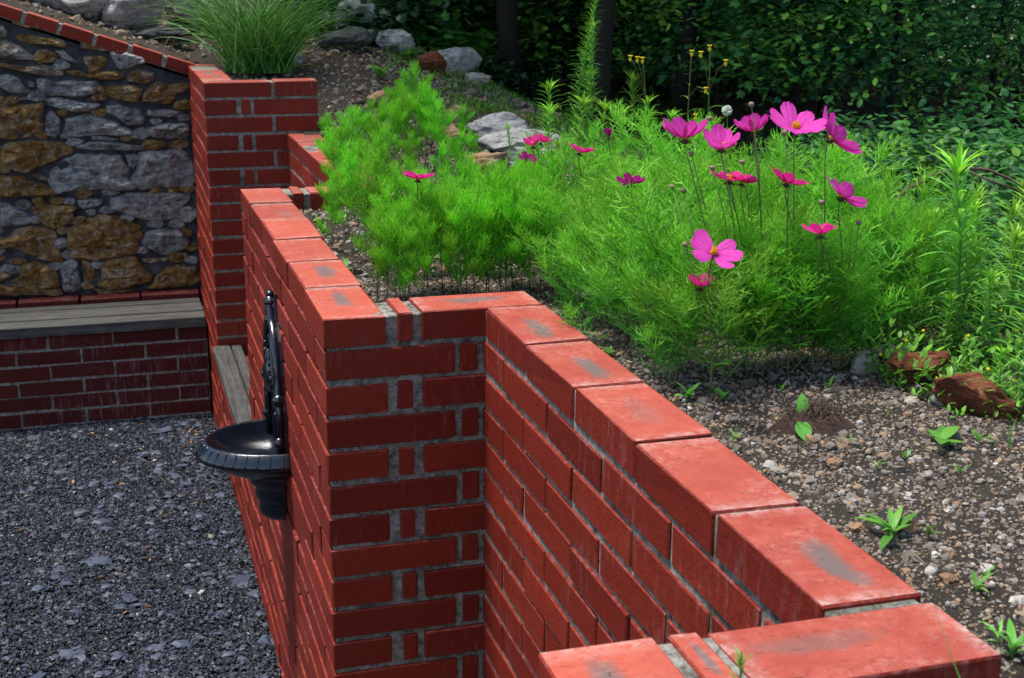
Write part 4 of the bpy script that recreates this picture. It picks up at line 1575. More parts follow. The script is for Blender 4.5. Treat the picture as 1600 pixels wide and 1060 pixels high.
flowering((910, 350), .9, 1, 'cosmos with a flat crimson pink flower between the rocks and the thicket',
          [dict(u=906, v=238, t=3.2, n=(.3, 1, .1), dia=.066, mat='petal_magenta', lift=.35)], protos=YOUNG)
flowering((955, 340), .85, 2, 'cosmos with the small half closed dark red flower farthest back in the bed',
          [dict(u=951, v=213, t=3.3, n=(0, 1, .2), dia=.040, mat='petal_purple', lift=1.1)], protos=YOUNG)


# ------------------------------------------------------------------ lance leaved plants
def lance_leaf(seed, w=.10, bend=.35, nseg=5):
    V, F = [], []
    for j in range(nseg + 1):
        t = j / nseg
        ww = w * math.sin(math.pi * min(.12 + t * .88, 1)) ** .8 if j < nseg else 0.002
        z = .25 * t - bend * t * t
        V += [(-ww / 2, t, z + .02), (0, t, z), (ww / 2, t, z + .02)]
    for j in range(nseg):
        a = j * 3
        F += [(a, a + 1, a + 4, a + 3), (a + 1, a + 2, a + 5, a + 4)]
    return np.array(V), F


LANCE = [lance_leaf(k, .10 + .015 * k, .15 + .22 * k) for k in range(4)]
ROUND = [lance_leaf(9, .42, .3, 6), lance_leaf(10, .5, .5, 6)]


def make_lance(name, h, leaf, n, top=12, seed=0, stem='green_stem', mat='lance_leaf', temp=None, r0=.0025, bare=.1, up0=.3, up1=1.6, taper=.3):
    rs = np.random.default_rng(seed)
    root = empty(name)
    P = [np.zeros(3)]
    d = np.array([rs.normal(0, .06), rs.normal(0, .06), 1])
    for i in range(10):
        d = d + np.array([rs.normal(0, .03), rs.normal(0, .03), 0]); d /= np.linalg.norm(d)
        P.append(P[-1] + d * h / 10)
    mb = MB()
    tube(mb, P, list(np.linspace(r0, r0 * .5, 11)), 6)
    mb.build('stem', MAT[stem], root, smooth=True)
    P = np.array(P)
    f = bare + (1 - bare) * (np.arange(n) / n) ** .9
    f = np.concatenate([f, np.full(top, .99)])
    N_ = len(f)
    idx = f * 10
    i0 = np.clip(idx.astype(int), 0, 9)
    pos = P[i0] + (P[i0 + 1] - P[i0]) * (idx - i0)[:, None]
    az = np.arange(N_) * 2.4 + rs.normal(0, .2, N_)
    up = up0 + (up1 - up0) * f ** 2 + rs.normal(0, .12, N_)
    up[-top:] += rs.uniform(0, 2, top)
    dr = np.stack([np.cos(az), np.sin(az), up], 1)
    sz = leaf * rs.uniform(.8, 1.15, N_) * (1 - taper * f)
    rn = np.clip(.15 + .6 * f ** 2 + rs.normal(0, .1, N_), 0, 1)
    mb = MB()
    tm = temp or LANCE
    rot = frames(dr)
    for k in range(len(tm)):
        m = np.arange(N_) % len(tm) == k
        mb.scatter(tm[k], pos[m], rot[m], sz[m], rn[m])
    mb.build('foliage', MAT[mat], root, smooth=True)
    return root


TALL = [[make_lance('tall_weed', .30, .085, 60, 16, s), False] for s in (21, 22, 23)]
tw = [((1500, 560), 1.28, 'tall lance leaved weed with bright tuft top, standing apart at the right edge'),
      ((1565, 540), 1.0, 'lance leaved weed just right of the standing tuft topped one'),
      ((1470, 520), .75, 'low lance leaved weed left of the tuft topped one, against the thicket'),
      ((1530, 470), .8, 'lance leaved weed behind the tuft topped one'),
      ((1592, 600), .85, 'bright lance leaved weed at the right border, over the clover'),
      ((1560, 640), .35, 'small lance leaved weed in the clover by the rust brown rock'),
      ((1600, 480), 1.0, 'lance leaved weed cut by the right border, half way up'),
      ((1430, 470), .55, 'lance leaved weed seen through the edge of the thicket'),
      ((855, 300), .9, 'light green lance leaved weed in front of the pale rock ledge'),
      ((895, 300), 1.0, 'lance leaved weed at the foot of the tallest spike'),
      ((850, 262), 1.0, 'light green lance leaved weed behind the pale rock ledge'),
      ((870, 330), .7, 'low lance leaved weed between the rocks and the thicket'),
      ((925, 300), .95, 'lance leaved weed right of the tallest spike'),
      ((960, 290), .85, 'lance leaved weed behind the small dark red flower'),
      ((1000, 275), .9, 'lance leaved weed left of the upright pink cup flower'),
      ((1040, 285), .8, 'lance leaved weed behind the upright pink cup flower'),
      ((1100, 300), .8, 'lance leaved weed behind the folded petal flower'),
      ((1250, 330), .7, 'lance leaved weed behind the topmost pink flower'),
      ((800, 262), .5, 'small lance leaved weed growing between the pale rocks'),
      ((930, 250), 1.1, 'lance leaved weed behind the thicket, at the dark trunk'),
      ((995, 245), 1.1, 'lance leaved weed right of the dark trunk')]
for i, ((u, v), s_, lab) in enumerate(tw):
    o = use(TALL, i, G(u, v), rng.uniform(0, 6.28), s_)
    tag(o, lab, 'weed', 'lance leaved weeds')
for i, (u, v, s_) in enumerate([(1580, 560, .8), (1530, 580, .6), (1600, 540, .9), (1490, 545, .7), (1455, 500, .75), (1545, 510, .85), (1510, 500, .8), (1590, 500, .9), (1440, 540, .55), (1475, 570, .45), (1600, 640, .55), (1570, 470, .9)]):
    o = use(TALL, i + 2, G(u, v), rng.uniform(0, 6.28), s_)
    tag(o, 'bright narrow leaved weed in the crowded clump filling the right edge', 'weed', 'narrow leaved weeds crowding the right edge')
sp = make_lance('spike_weed', .78, .085, 260, 10, 31, r0=.004, up0=.4, up1=1.3, taper=.62)
b = np.array(G(895, 262)); sp.location = [float(c) for c in b]
sp.rotation_euler = (R(-2), R(3), 0)
tag(sp, 'tallest light green leafy spike, reaching the top beside the dark trunk', 'weed')
sp2 = make_lance('spike_weed', .56, .075, 160, 10, 33, r0=.003, up0=.4, up1=1.1, taper=.5)
sp2.location = [float(c) for c in G(915, 265)]
tag(sp2, 'second leafy spike, shorter, touching the tallest one', 'weed')


# yellow sow-thistle stems
def sow(base, tip, lab, heads):
    b = np.array(G(*base)); root = tag(empty('sow_thistle', b), lab, 'sow thistle', 'yellow flowered sow thistles')
    tp = pt(*tip) - b
    mb = MB()
    mid = tp * .5 + np.array([.01, 0, .02])
    tube(mb, [(0, 0, 0), mid * .5, mid, tp], [.003, .0026, .002, .0012], 6)
    for (u, v) in heads:
        q = pt(u, v, tip[2]) - b
        tube(mb, [mid + (tp - mid) * .45, (mid + (tp - mid) * .6 + q) / 2 + np.array([0, 0, .004]), q], [.0014, .001, .0008], 5)
    mb.build('stem', MAT['green_stem'], root, smooth=True)
    for (u, v) in heads:
        q = pt(u, v, tip[2]) - b
        mb = MB()
        sphere(mb, q - np.array([0, 0, .006]), .005, (1, 1, 1.4), 6)
        for k in range(14):
            a = k * .45
            tube(mb, [q, q + np.array([math.cos(a) * .007, math.sin(a) * .007, .006])], [.002, .0012], 4)
        mb.build('flower_head', MAT['bright_yellow'], root)
    mb = MB()
    n = 8
    f = np.linspace(.1, .8, n)
    az = np.arange(n) * 2.4
    mb.scatter(LANCE[3], np.array([mid * 2 * q if q < .5 else mid + (tp - mid) * (2 * q - 1) for q in f]), frames(np.stack([np.cos(az), np.sin(az), np.full(n, .8)], 1)), np.linspace(.1, .03, n))
    mb.build('foliage', MAT['lance_leaf'], root, smooth=True)


sow((1095, 300), (1110, 78, 3.9), 'sow thistle with the highest yellow head, tall bare green stem', [(1134, 97), (1109, 74), (1095, 84)])
sow((1060, 300), (1080, 90, 4.0), 'slim sow thistle left of the highest one', [(1081, 82), (1103, 140)])
sow((1010, 300), (1005, 100, 4.0), 'sow thistle with small yellow heads near the trunk', [(1004, 93), (996, 92), (985, 90)])
sow((1085, 290), (1086, 175, 3.6), 'short sow thistle with a single yellow head low down', [(1087, 182)])


b = np.array(G(1130, 300))
root = tag(empty('seed_head_plant', b), 'stalk with a fluffy white seed head behind the rose pink flowers', 'seed head')
mb = MB()
q = pt(1136, 173, 3.5) - b
tube(mb, [(0, 0, 0), q * .5 + np.array([.01, 0, 0]), q], [.002, .0015, .001], 5)
mb.build('stem', MAT['green_stem'], root, smooth=True)
mb = MB()
n = 160
d = rng.normal(0, 1, (n, 3)); d /= np.linalg.norm(d, axis=1, keepdims=True)
for k in range(n): tube(mb, [q + d[k] * .002, q + d[k] * .014], [.0006, .0012], 3)
MAT['fluff'] = leaf_mat('seed_fluff', [(0, (.75, .76, .78)), (1, (.9, .9, .9))], .4)
mb.build('seed_head', MAT['fluff'], root)

# ------------------------------------------------------------------ grasses
def make_tuft(name, n, L, spread, w, mat, seed, droop=.9, part='blades'):
    rs = np.random.default_rng(seed)
    V, F, rn = [], [], []
    for i in range(n):
        a = rs.uniform(0, 6.28)
        lean = abs(rs.normal(0, .35)) + .05
        l = L * rs.uniform(.55, 1.1)
        r0 = spread * math.sqrt(rs.random())
        a0 = rs.uniform(0, 6.28)
        p = np.array([math.cos(a0) * r0, math.sin(a0) * r0, 0])
        d = np.array([math.cos(a) * math.sin(lean), math.sin(a) * math.sin(lean), math.cos(lean)])
        P = [p]
        for j in range(8):
            d = d + np.array([math.cos(a) * .12 * droop, math.sin(a) * .12 * droop, -.06 * droop * (j / 4) ** 2]); d /= np.linalg.norm(d)
            P.append(P[-1] + d * l / 8)
        k0 = len(V)
        nn = np.array([-math.sin(a), math.cos(a), 0]) * .4 + np.array([rs.normal(0, .5), rs.normal(0, .5), .6])
        ribbon(V, F, P, w * rs.uniform(.7, 1.2), nn)
        rn += [rs.random()] * (len(V) - k0)
    root = empty(name)
    mb = MB(); mb.add(V, F, np.array(rn))
    mb.build(part, MAT[mat], root)
    return root


tus = make_tuft('grass_tussock', 620, .70, .17, .009, 'grass', 3, 1.15)
tus.location = [float(c) for c in (*gp(405, 112)[:2], hz(*gp(405, 112)[:2]))]
tag(tus, 'large arching green grass tussock on the soil behind the far pier', 'grass tussock')
for i, ((u, v), n, L, lab, m) in enumerate([
        ((1215, 290), 260, .30, 'dry tan grass tuft behind the topmost pink flower', 'dry_grass'),
        ((1260, 300), 200, .28, 'dry grass tuft behind the sideways pink flower', 'dry_grass'),
        ((1320, 330), 160, .26, 'sparse dry grass behind the right edge of the thicket', 'dry_grass'),
        ((1400, 380), 120, .25, 'thin dry grass stems right of the thicket', 'dry_grass'),
        ((1040, 250), 120, .33, 'dry grass stems right of the dark trunk', 'dry_grass'),
        ((1000, 215), 160, .30, 'green and tan grass at the foot of the dark trunk', 'grass'),
        ((1530, 440), 120, .28, 'green grass behind the tuft topped weed', 'grass'),
        ((1590, 420), 120, .26, 'green grass at the right border above the clover', 'grass')]):
    o = make_tuft('grass_tuft', n, L, .09, .0028, m, 60 + i, .55)
    o.location = [float(c) for c in G(u, v)]
    tag(o, lab, 'grass tuft')

# short grass and clover as uncountable cover
def cover(name, n, centre, rad, mat, label, leafsize, kindleaf, hmax=.03, flowers=None):
    cx_, cy_ = centre
    a = rng.uniform(0, 6.28, n); r = np.sqrt(rng.random(n))
    x = cx_ + rad[0] * r * np.cos(a); y = cy_ + rad[1] * r * np.sin(a)
    k = fbm(np.stack([x * 4, y * 4, x * 0], 1), 1, 2, 4.0) > -.22
    k &= (x > .5) | (y > 4.6)
    x, y = x[k], y[k]
    n = len(x)
    z = height(x, y) + rng.random(n) ** 1.5 * hmax
    mb = MB()
    az = rng.uniform(0, 6.28, n)
    up = rng.uniform(.1, 1.6, n)
    mb.scatter(kindleaf, np.stack([x, y, z], 1), frames(np.stack([np.cos(az), np.sin(az), up], 1)), leafsize * rng.uniform(.6, 1.3, n))
    o = tag(mb.build(name, MAT[mat], smooth=False), label, kind='stuff')
    if flowers:
        mb = MB()
        sel = rng.choice(n, flowers, replace=False)
        for i in sel: sphere(mb, (x[i], y[i], z[i] + hmax * .6), .0035, n=4)
        tag(mb.build('clover_flowers', MAT['bright_yellow']), 'tiny yellow clover heads ' + label.split(' ', 1)[1], kind='stuff')


cover('ground_cover', 9000, (1.42, -.55), (.42, .75), 'moss', 'low clover carpet at the right beyond the rust coloured rocks', .020, ROUND[0], .07, 70)
cover('ground_cover', 9000, (1.85, .5), (.6, 1.0), 'moss', 'low clover carpet behind the right thicket', .022, ROUND[0], .08)
cover('short_grass', 12000, (2.0, 4.6), (.95, 1.5), 'moss', 'short green grass patch between the rock ledge and the trunk', .030, LANCE[1], .03, 60)
cover('short_grass', 8000, (2.6, 2.6), (1.1, 1.8), 'moss', 'rough green growth on the falling slope behind the bed', .045, LANCE[1], .09)
cover('short_grass', 5000, (1.45, 3.2), (.4, .8), 'moss', 'thin grass around the pale rock ledge', .030, LANCE[1], .03)


# ------------------------------------------------------------------ small weeds on the bare soil
def seedling(u, v, s_, n, lab, tm=None, seed=0, up=(.3, 1.4), mat='weed_leaf', stem=True):
    rs = np.random.default_rng(seed + 200)
    root = empty('seedling', G(u, v))
    az = np.arange(n) * 2.4 + rs.uniform(0, 6) + rs.normal(0, .5, n)
    dr = np.stack([np.cos(az), np.sin(az), rs.uniform(*up, n)], 1)
    pos = np.zeros((n, 3)); pos[:, 2] = np.linspace(.1, .5, n) * s_ * .6
    mb = MB()
    mb.scatter((tm or LANCE[2]), pos, frames(dr), s_ * rs.uniform(.35, 1.15, n), rs.uniform(.1, .8, n))
    mb.build('foliage', MAT[mat], root, smooth=True)
    if stem:
        mb = MB(); tube(mb, [(0, 0, -.004), (0, 0, s_ * .3)], [.0014, .0009], 5)
        mb.build('stem', MAT['green_stem'], root)
    return tag(root, lab, 'weed', 'small weeds on the bare soil')


BL = lance_leaf(5, .20, .45)
seedling(1472, 702, .055, 9, 'broad leaved light green rosette below the rust brown rock', ROUND[0], 1, (.1, .7))
seedling(1392, 845, .060, 14, 'spreading grass clump beside the orange stone on the bare soil', BL, 2, (.1, 1.0))
seedling(1450, 840, .030, 6, 'small sprout just right of the spreading grass clump', BL, 3)
seedling(1415, 722, .030, 4, 'pale upright seedling left of the broad leaved rosette', BL, 4, (1, 3))
seedling(1370, 732, .018, 4, 'tiny seedling beside the yellow stone', BL, 5)
seedling(1500, 745, .020, 6, 'tiny seedling below the broad leaved rosette', BL, 6)
seedling(1575, 712, .045, 3, 'narrow upright blade near the right border of the bare soil', LANCE[0], 7, (2, 4))
seedling(1525, 930, .032, 6, 'seedling with paired leaves low on the right of the soil', BL, 8)
seedling(1540, 905, .018, 4, 'tiny sprout near the right border, low down', BL, 9)
seedling(1425, 880, .018, 4, 'tiny sprout under the spreading grass clump', BL, 10)
seedling(1330, 700, .022, 3, 'short shoot right of the root clump', BL, 11, (1, 3))
seedling(1150, 690, .020, 4, 'small sprout against the back of the wall coping', BL, 12)
seedling(1385, 655, .024, 3, 'young shoot in front of the cream coloured rock', BL, 13, (1, 3))
seedling(1495, 655, .022, 5, 'seedling touching the grey rock', BL, 14)
seedling(1530, 695, .030, 6, 'seedling on the soil under the larger rust brown rock', BL, 15)
seedling(1220, 616, .034, 3, 'curled green shoot behind the root clump', BL, 16, (1, 2.5))
seedling(1295, 612, .026, 4, 'small bluish sprout right of the yellow green leaf', BL, 17, (.6, 1.6))
seedling(950, 560, .030, 10, 'small clover like weed between wall and thicket', ROUND[0], 18)
seedling(1075, 625, .035, 12, 'round leaved weed at the foot of the nearest bushy cosmos', ROUND[0], 19, (.2, 1.2))
seedling(1130, 628, .030, 10, 'second round leaved weed at the same cosmos foot', ROUND[0], 20, (.2, 1.2))
seedling(505, 368, .030, 10, 'green weed against the inner face of the left wall', ROUND[0], 22, (.3, 1.5))
seedling(535, 430, .045, 10, 'larger leafy weed between the left wall and the young cosmos', ROUND[1], 23, (.3, 1.5))
seedling(1580, 1035, .050, 7, 'bright weed behind the nearest corner of the wall', BL, 24, (.4, 1.6))
seedling(1560, 1010, .045, 5, 'blue green blades beside the nearest wall corner', LANCE[3], 25, (.4, 1.6))
seedling(595, 125, .10, 22, 'leafy young plant growing on the stony bank', BL, 26, (.3, 1.4))
seedling(765, 172, .07, 7, 'broad leaved seedling between rocks and short grass', ROUND[1], 27, (.1, .6))
seedling(640, 95, .10, 20, 'leafy weed right in front of the pale boulder', BL, 28, (.3, 1.2))

# root clump with two leaves
rp = np.array(G(1270, 668))
root = tag(empty('root_clump', rp), 'brown fibrous root clump with two yellow green leaves on the soil', 'root clump')
mb = MB()
Vm = []
nr_, na_ = 14, 40
for i in range(nr_ + 1):
    r = i / nr_
    for j in range(na_):
        a = 2 * math.pi * j / na_
        x, y = .085 * r * math.cos(a), .055 * r * math.sin(a)
        Vm.append((x, y, .034 * (1 - r ** 2) + .012 * mn.fractal(Vector((x * 60, y * 60, 1)), 1, 2, 5) * (1 - r) - .004))
Fm = [(i * na_ + j, (i + 1) * na_ + j, (i + 1) * na_ + (j + 1) % na_, i * na_ + (j + 1) % na_) for i in range(nr_) for j in range(na_)]
mb.add(Vm, Fm)
mb.build('soil_mound', MAT['root_mat'], root)
mb = MB()
for k in range(170):
    a = rng.uniform(0, 6.28); r = rng.uniform(0, .06)
    p = np.array([r * math.cos(a), .65 * r * math.sin(a), .034 * (1 - (r / .085) ** 2)])
    d = rng.normal(0, 1, 3); d[2] = abs(d[2]) * .3; d /= np.linalg.norm(d)
    L = rng.uniform(.015, .045)
    tube(mb, [p, p + d * L * .5 + np.array([0, 0, .006]), p + d * L + np.array([0, 0, -.006])], [.0007, .0009, .0003], 3, close=False)
mb.build('root_fibres', MAT['twig'], root)
wide = lance_leaf(7, .58, .25, 8)
mb = MB()
mb.scatter(wide, [np.array([-.02, .0, .02])], frames([np.array([.0, .35, 1.0])], up=np.array([0, -1, .2])), .044, np.array([.75]))
o = mb.build('leaf', MAT['weed_leaf'], root, smooth=True); o['label'] = 'upright yellow green oval leaf'
mb = MB()
mb.scatter(wide, [np.array([-.035, -.02, .02])], frames([np.array([-.25, -.9, -.45])], up=np.array([-.2, -.4, 1])), .050, np.array([.15]))
o = mb.build('leaf', MAT['weed_leaf'], root, smooth=True); o['label'] = 'drooping crinkled leaf'

# blades in front of the nearest corner
def blade(name, P, w, lab, mat='grass'):
    V, F = [], []
    ribbon(V, F, P, w, np.array([.3, -1, .2]))
    mb = MB(); mb.add(V, F, .6)
    return tag(mb.build(name, MAT[mat]), lab, 'grass')


blade('grass_stalk', [pt(1510, 1085, 1.35), pt(1490, 1035, 1.36), pt(1472, 985, 1.37), pt(1460, 948, 1.38)], .0025, 'single thin green blade rising in front of the nearest wall corner')
sg = make_lance('cosmos_sprig', .06, .03, 14, 8, 77, mat='weed_leaf', up0=.6, up1=1.8)
sg.location = [float(c) for c in pt(1148, 1110, 1.28)]
sg.scale = (.8, .8, .8)
tag(sg, 'green leafy sprig poking up in front of the nearest coping, bottom edge', 'weed')

# dead leaves and twigs on the bank, gravel
n = 260
x = rng.uniform(-.6, 1.6, n); y = rng.uniform(4.5, 6.6, n)
mb = MB()
mb.scatter(ROUND[0], np.stack([x, y, height(x, y) + .015], 1), randrot(n, .6), rng.uniform(.03, .07, n))
tag(mb.build('dead_leaves', MAT['dead_leaf'], smooth=True), 'brown dead leaves littering the shaded bank', kind='stuff')
n = 90
x = rng.uniform(-.9, -.02, n); y = rng.uniform(1.6, 3.8, n)
x[:45] = rng.uniform(-.18, -.02, 45); y[:45] = rng.uniform(3.2, 3.85, 45)
mb = MB()
mb.scatter(ROUND[0], np.stack([x, y, np.full(n, -1.452)], 1), randrot(n, .5), rng.uniform(.012, .03, n))
tag(mb.build('dead_leaves', MAT['dead_leaf'], smooth=True), 'brown leaf scraps on the slate gravel', kind='stuff')


# ------------------------------------------------------------------ shrubs and trees
def lobed(seed=0):
    pts = [(0, 0), (.28, .02), (.5, .22), (.36, .32), (.52, .62), (.24, .58), (0, 1.0), (-.24, .58), (-.52, .62), (-.36, .32), (-.5, .22), (-.28, .02)]
    V = [(0, .35, .05)] + [(x, y, -.12 * abs(x) - .1 * y * y) for x, y in pts]
    F = [(0, 1 + i, 1 + (i + 1) % len(pts)) for i in range(len(pts))]
    return np.array(V), F


def ovate():
    V = [(0, 0, 0), (.27, .3, -.04), (.24, .65, -.08), (0, 1, -.16), (-.24, .65, -.08), (-.27, .3, -.04), (0, .45, .03)]
    F = [(6, 0, 1), (6, 1, 2), (6, 2, 3), (6, 3, 4), (6, 4, 5), (6, 5, 0)]
    return np.array(V), F


LOBED, OVATE = lobed(), ovate()


def leafy(name, rad, n, leaf, mat, tm, seed, clumps=60, trunk=None, sg=.20):
    """a shrub or tree: limbs reach leaf clumps spread through an uneven crown; crown base at z=0"""
    rs = np.random.default_rng(seed)
    root = empty(name)
    rx, ry, rz = rad
    cl = rs.normal(0, 1, (clumps, 3)); cl /= np.linalg.norm(cl, axis=1, keepdims=True)
    cl *= (rs.random(clumps) ** .45)[:, None] * rs.uniform(.75, 1.1, clumps)[:, None]
    cl = cl * np.array([rx, ry, rz]) + np.array([0, 0, rz])
    mb = MB()
    if trunk:
        th, tr = trunk
        P = [np.array([0, 0, -.2]), np.array([.02, .01, th * .3]), np.array([-.03, .03, th * .65]), np.array([.02, 0, th])]
        P = [P[0]] + [P[0] * 0 + np.array([np.interp(q, [0, .3, .65, 1], [0, .02, -.03, .02]) + .02 * math.sin(q * 9 + seed), .02 * math.sin(q * 7), th * q]) for q in np.linspace(0.02, 1, 10)]
        tube(mb, P, [tr * 1.25] + list(np.linspace(tr * 1.1, tr * .45, 10)), 12)
        mb.build('trunk', MAT['bark'], root, smooth=True)
        mb = MB()
    for k in range(min(clumps, 26)):
        b0 = np.array([0, 0, rs.uniform(.3, .9) * (trunk[0] if trunk else .25)]) if trunk else np.array([rs.normal(0, .04), rs.normal(0, .04), -.1])
        e_ = cl[k]
        m_ = (b0 + e_) / 2 + np.array([rs.normal(0, .06 * rx), rs.normal(0, .06 * ry), .12 * rz])
        r0 = (trunk[1] * .3 if trunk else .006 + .004 * rx)
        tube(mb, [b0, b0 * .6 + m_ * .4, m_, e_], [r0, r0 * .8, r0 * .6, r0 * .25], 5)
    mb.build('branches', MAT['bark'], root, smooth=True)
    which = rs.integers(0, clumps, n)
    sig = sg * (rx * ry * rz) ** (1 / 3)
    pos = cl[which] + rs.normal(0, sig, (n, 3)) * np.array([1.2, 1.2, .75])
    pos[:, 2] = np.abs(pos[:, 2])
    out = pos - np.array([0, 0, rz * .8])
    out /= np.linalg.norm(out, axis=1, keepdims=True) + 1e-9
    dr = out * .5 + rs.normal(0, .8, (n, 3)); dr[:, 2] = dr[:, 2] * .35 - .08
    rot = frames(dr, roll=rs.normal(0, .38, n))
    tint = rs.random(clumps)
    mb = MB()
    mb.scatter(tm, pos, rot, leaf * rs.uniform(.6, 1.25, n), np.clip(tint[which] ** 1.3 * .8 + rs.random(n) * .4 - .08, 0, 1))
    mb.build('crown', MAT[mat], root)
    return root


def place(protos, i, x, y, sc, lab, cat, group, rz=None, dz=0.0, sz=None):
    pr = protos[i % len(protos)]
    if not pr[1]:
        o = pr[0]; pr[1] = True
    else: o = copy_tree(pr[0])
    o.location = (float(x), float(y), float(height(x, y)) + dz)
    o.rotation_euler = (0, 0, rng.uniform(0, 6.28) if rz is None else rz)
    o.scale = (sc, sc, sc if sz is None else sz)
    return tag(o, lab, cat, group)


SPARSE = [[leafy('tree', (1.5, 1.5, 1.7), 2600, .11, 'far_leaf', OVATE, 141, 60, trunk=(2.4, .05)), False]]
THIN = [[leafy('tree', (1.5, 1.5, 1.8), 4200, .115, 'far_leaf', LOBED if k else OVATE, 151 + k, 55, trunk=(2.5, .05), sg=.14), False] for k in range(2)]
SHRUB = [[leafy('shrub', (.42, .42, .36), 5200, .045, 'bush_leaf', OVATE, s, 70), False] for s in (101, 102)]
# right hand shrubs (photo pixel of the top, depth)
shr = [((1330, 230), 4.6, 1.0), ((1420, 240), 4.4, 1.0), ((1500, 225), 4.6, 1.0), ((1580, 215), 4.8, 1.05), ((1460, 300), 3.9, .8), ((1550, 300), 3.9, .85),
       ((1370, 300), 4.1, .8), ((1610, 290), 3.8, .85), ((1390, 200), 5.4, 1.1), ((1500, 190), 5.6, 1.1), ((1590, 180), 5.9, 1.2), ((1300, 200), 5.6, 1.1),
       ((1500, 360), 3.5, .7), ((1590, 350), 3.5, .7)]
for i, ((u, v), t, s_) in enumerate(shr):
    p = pt(u, v, t)
    o = place(SHRUB, i, p[0], p[1], s_, 'mid green broad leaved shrub on the slope falling away behind the bed, right', 'shrub', 'green shrubs on the right hand slope')
    o.location.z = float(p[2] - .70 * s_)
LOB = [[leafy('lobed_shrub', (.40, .40, .34), 1500, .11, 'lobed_leaf', LOBED, 111, 40), False]]
for i, ((u, v), t, s_, lab) in enumerate([((655, 30), 8.6, .75, 'light green lobed leaved shrub above the white grey boulder'),
                                        ((720, 60), 8.4, .6, 'lower lobed leaved shrub right above the white grey boulder'),
                                        ((600, -5), 9.2, .75, 'lobed leaved shrub at the upper edge beside the ivy')]):
    p = pt(u, v, t)
    o = place(LOB, i, p[0], p[1], s_, lab, 'shrub', 'lobed leaved shrubs')
    o.location.z = float(p[2] - .60 * s_)
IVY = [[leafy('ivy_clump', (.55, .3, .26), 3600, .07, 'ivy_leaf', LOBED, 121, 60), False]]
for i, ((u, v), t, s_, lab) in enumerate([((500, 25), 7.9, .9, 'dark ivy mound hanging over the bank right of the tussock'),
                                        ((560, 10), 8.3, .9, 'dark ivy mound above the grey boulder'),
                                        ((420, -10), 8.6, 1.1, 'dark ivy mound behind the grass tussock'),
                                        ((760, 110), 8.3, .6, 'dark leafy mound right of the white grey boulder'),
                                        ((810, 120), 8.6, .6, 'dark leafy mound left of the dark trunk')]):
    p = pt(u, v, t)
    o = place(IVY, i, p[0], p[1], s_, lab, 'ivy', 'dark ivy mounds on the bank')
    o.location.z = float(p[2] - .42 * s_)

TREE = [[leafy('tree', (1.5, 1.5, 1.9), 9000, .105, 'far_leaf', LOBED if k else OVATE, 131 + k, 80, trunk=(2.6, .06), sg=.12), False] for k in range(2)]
# near wood: low branched trees closing the view
tp = []
for k in range(15):
    u = -250 + k * 140 + rng.uniform(-40, 40)
    w_ = rng.uniform(-1.6, 2.6)
    if u > 1380: continue
    tp.append((u, 10.2 + w_ + (1.2 if u < 500 else 0), .75))
for k in range(11):
    u = -300 + k * 150 + rng.uniform(-50, 50)
    if u > 1330: continue
    tp.append((u, 13.5 + rng.uniform(-1, 1), 1.25))
for k in range(14):
    u = -400 + k * 180 + rng.uniform(-50, 50)
    if u > 1380: continue
    tp.append((u, 19 + rng.uniform(-1.5, 1.5), 1.9))
for i, (u, t, s_) in enumerate(tp):
    p = pt(u, 60, t)
    o = place(THIN if t < 13 else TREE, i, p[0], p[1], s_, 'dark low branched tree in the shaded wood behind the garden', 'tree', 'low branched trees of the shaded wood')
    o.location.z = min(float(height(p[0], p[1])), p[2] - .9 * s_)
for i, (u, t, s_) in enumerate([(1250, 7.4, .45), (1400, 7.2, .48), (1560, 7.8, .40), (1700, 7.0, .45), (1120, 8.4, .45), (1000, 9.2, .5), (860, 9.4, .5), (760, 9.6, .5)]):
    p = pt(u, 60, t)
    o = place(SPARSE if u >= 1400 else THIN, i + 1, p[0], p[1], s_, ['small dark tree rising behind the topmost and the sideways pink flowers', 'small dark tree behind the right end of the flower thicket', 'small dark tree above the arching dry branch', 'small dark tree at the upper right corner', 'small dark tree under the crooked limb', 'small dark tree left of the crooked limb, behind the yellow heads', 'small dark tree just left of the tallest leafy spike', 'small dark tree above the broad leaved seedling and boulder'][i], 'tree', 'undergrowth trees at the edge of the wood')
    o.location.z = float(p[2] - 1.1 * s_)

for i, (u, t, s_, lab) in enumerate([(1400, 10.5, .7, 'thin leaved tree letting daylight through, left one at the upper right'),
                                     (1500, 11.5, .8, 'thin leaved tree letting daylight through, middle one at the upper right'),
                                     (1600, 10.5, .7, 'thin leaved tree letting daylight through, at the upper right corner')]):
    p = pt(u, 60, t)
    o = place(SPARSE, i, p[0], p[1], s_, lab, 'tree', 'thin leaved trees at the upper right')
    o.location.z = float(p[2] - 1.2 * s_)

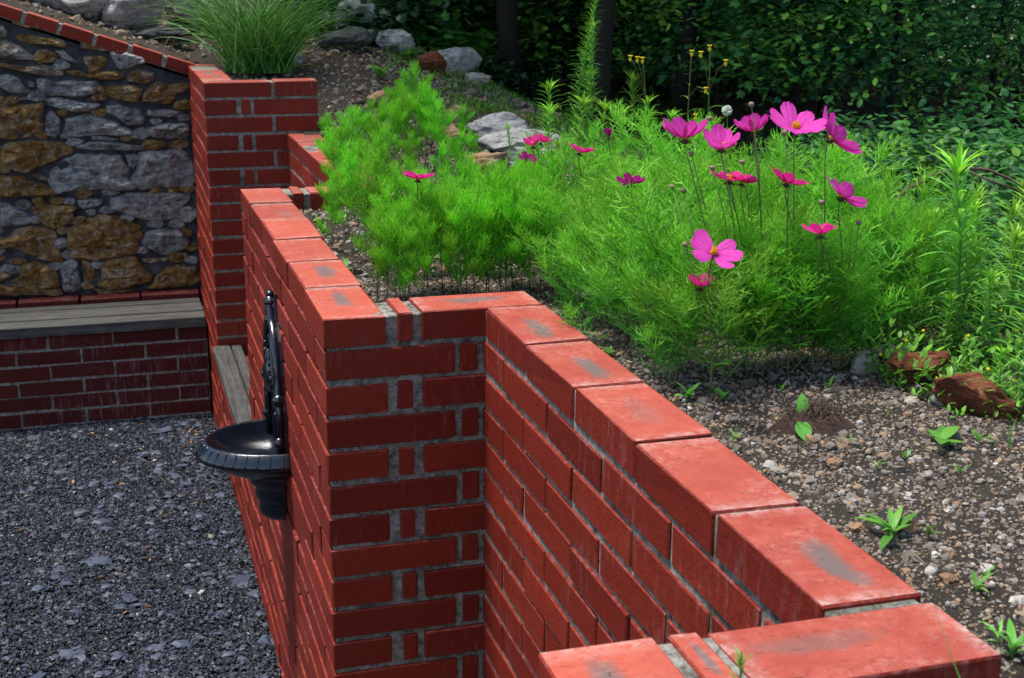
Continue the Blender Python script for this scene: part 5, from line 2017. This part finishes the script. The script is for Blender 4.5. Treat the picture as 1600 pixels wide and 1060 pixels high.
# bare trunks
def trunk_tree(u, v0, t, r, h, lab, seed, lean=(0, 0), limb=None):
    p = pt(u, v0, t)
    root = tag(empty('tree', (p[0], p[1], p[2] - .1)), lab, 'tree')
    rs = np.random.default_rng(seed)
    mb = MB()
    P = [np.array([lean[0] * q + .03 * math.sin(q * 2.1 + seed), lean[1] * q, q]) for q in np.linspace(0, h, 14)]
    tube(mb, P, [r * 1.35] + list(np.linspace(r * 1.08, r * .6, 13)), 14)
    mb.build('trunk', MAT['bark'], root, smooth=True)
    n = 3800
    c = P[-1]
    pos = rs.normal(0, 1, (n, 3)) * np.array([1.0, 1.0, .6]) + c
    mb = MB()
    mb.scatter(LOBED, pos, frames(rs.normal(0, 1, (n, 3))), .13 * rs.uniform(.6, 1.2, n))
    mb.build('crown', MAT['far_leaf'], root)
    if limb:
        mb = MB()
        for P2, r2 in limb:
            tube(mb, [pt(*q) - np.array([p[0], p[1], p[2] - .1]) for q in P2], list(np.linspace(r2, r2 * .35, len(P2))), 8)
        mb.build('limb', MAT['bark'], root, smooth=True)


trunk_tree(941, 165, 7.4, .058, 3.2, 'tree with the thick straight dark trunk near the middle of the wood edge', 5)
trunk_tree(1062, 140, 7.9, .042, 3.2, 'tree with a slimmer dark trunk right of the thick one, carrying a crooked limb', 7, (.05, 0),
           [([(1130, -30, 8.0), (1150, 20, 7.8), (1163, 60, 7.7), (1180, 85, 7.6), (1193, 100, 7.6), (1186, 118, 7.6), (1180, 140, 7.6)], .022),
            ([(1193, 98, 7.6), (1215, 82, 7.6), (1245, 70, 7.6), (1275, 40, 7.6), (1310, 10, 7.7)], .012)])
trunk_tree(795, 100, 8.4, .06, 3.2, 'tree with the dark trunk seen between boulder and thick trunk', 9)

# arching dry branch
mb = MB()
b0 = pt(1385, 318, 3.6)
Pb = [(1385, 325, 3.6), (1420, 295, 3.6), (1455, 276, 3.6), (1500, 262, 3.6), (1545, 266, 3.6), (1590, 285, 3.6), (1640, 320, 3.6)]
tube(mb, [pt(*q) for q in Pb], [.006, .006, .0055, .005, .0045, .004, .003], 7)
tube(mb, [pt(1500, 262, 3.6), pt(1540, 280, 3.55), pt(1600, 300, 3.5)], [.004, .003, .002], 6)
tag(mb.build('dry_branch', MAT['twig'], smooth=True), 'brown arching dry branch bowed over the right hand shrubs', 'branch')
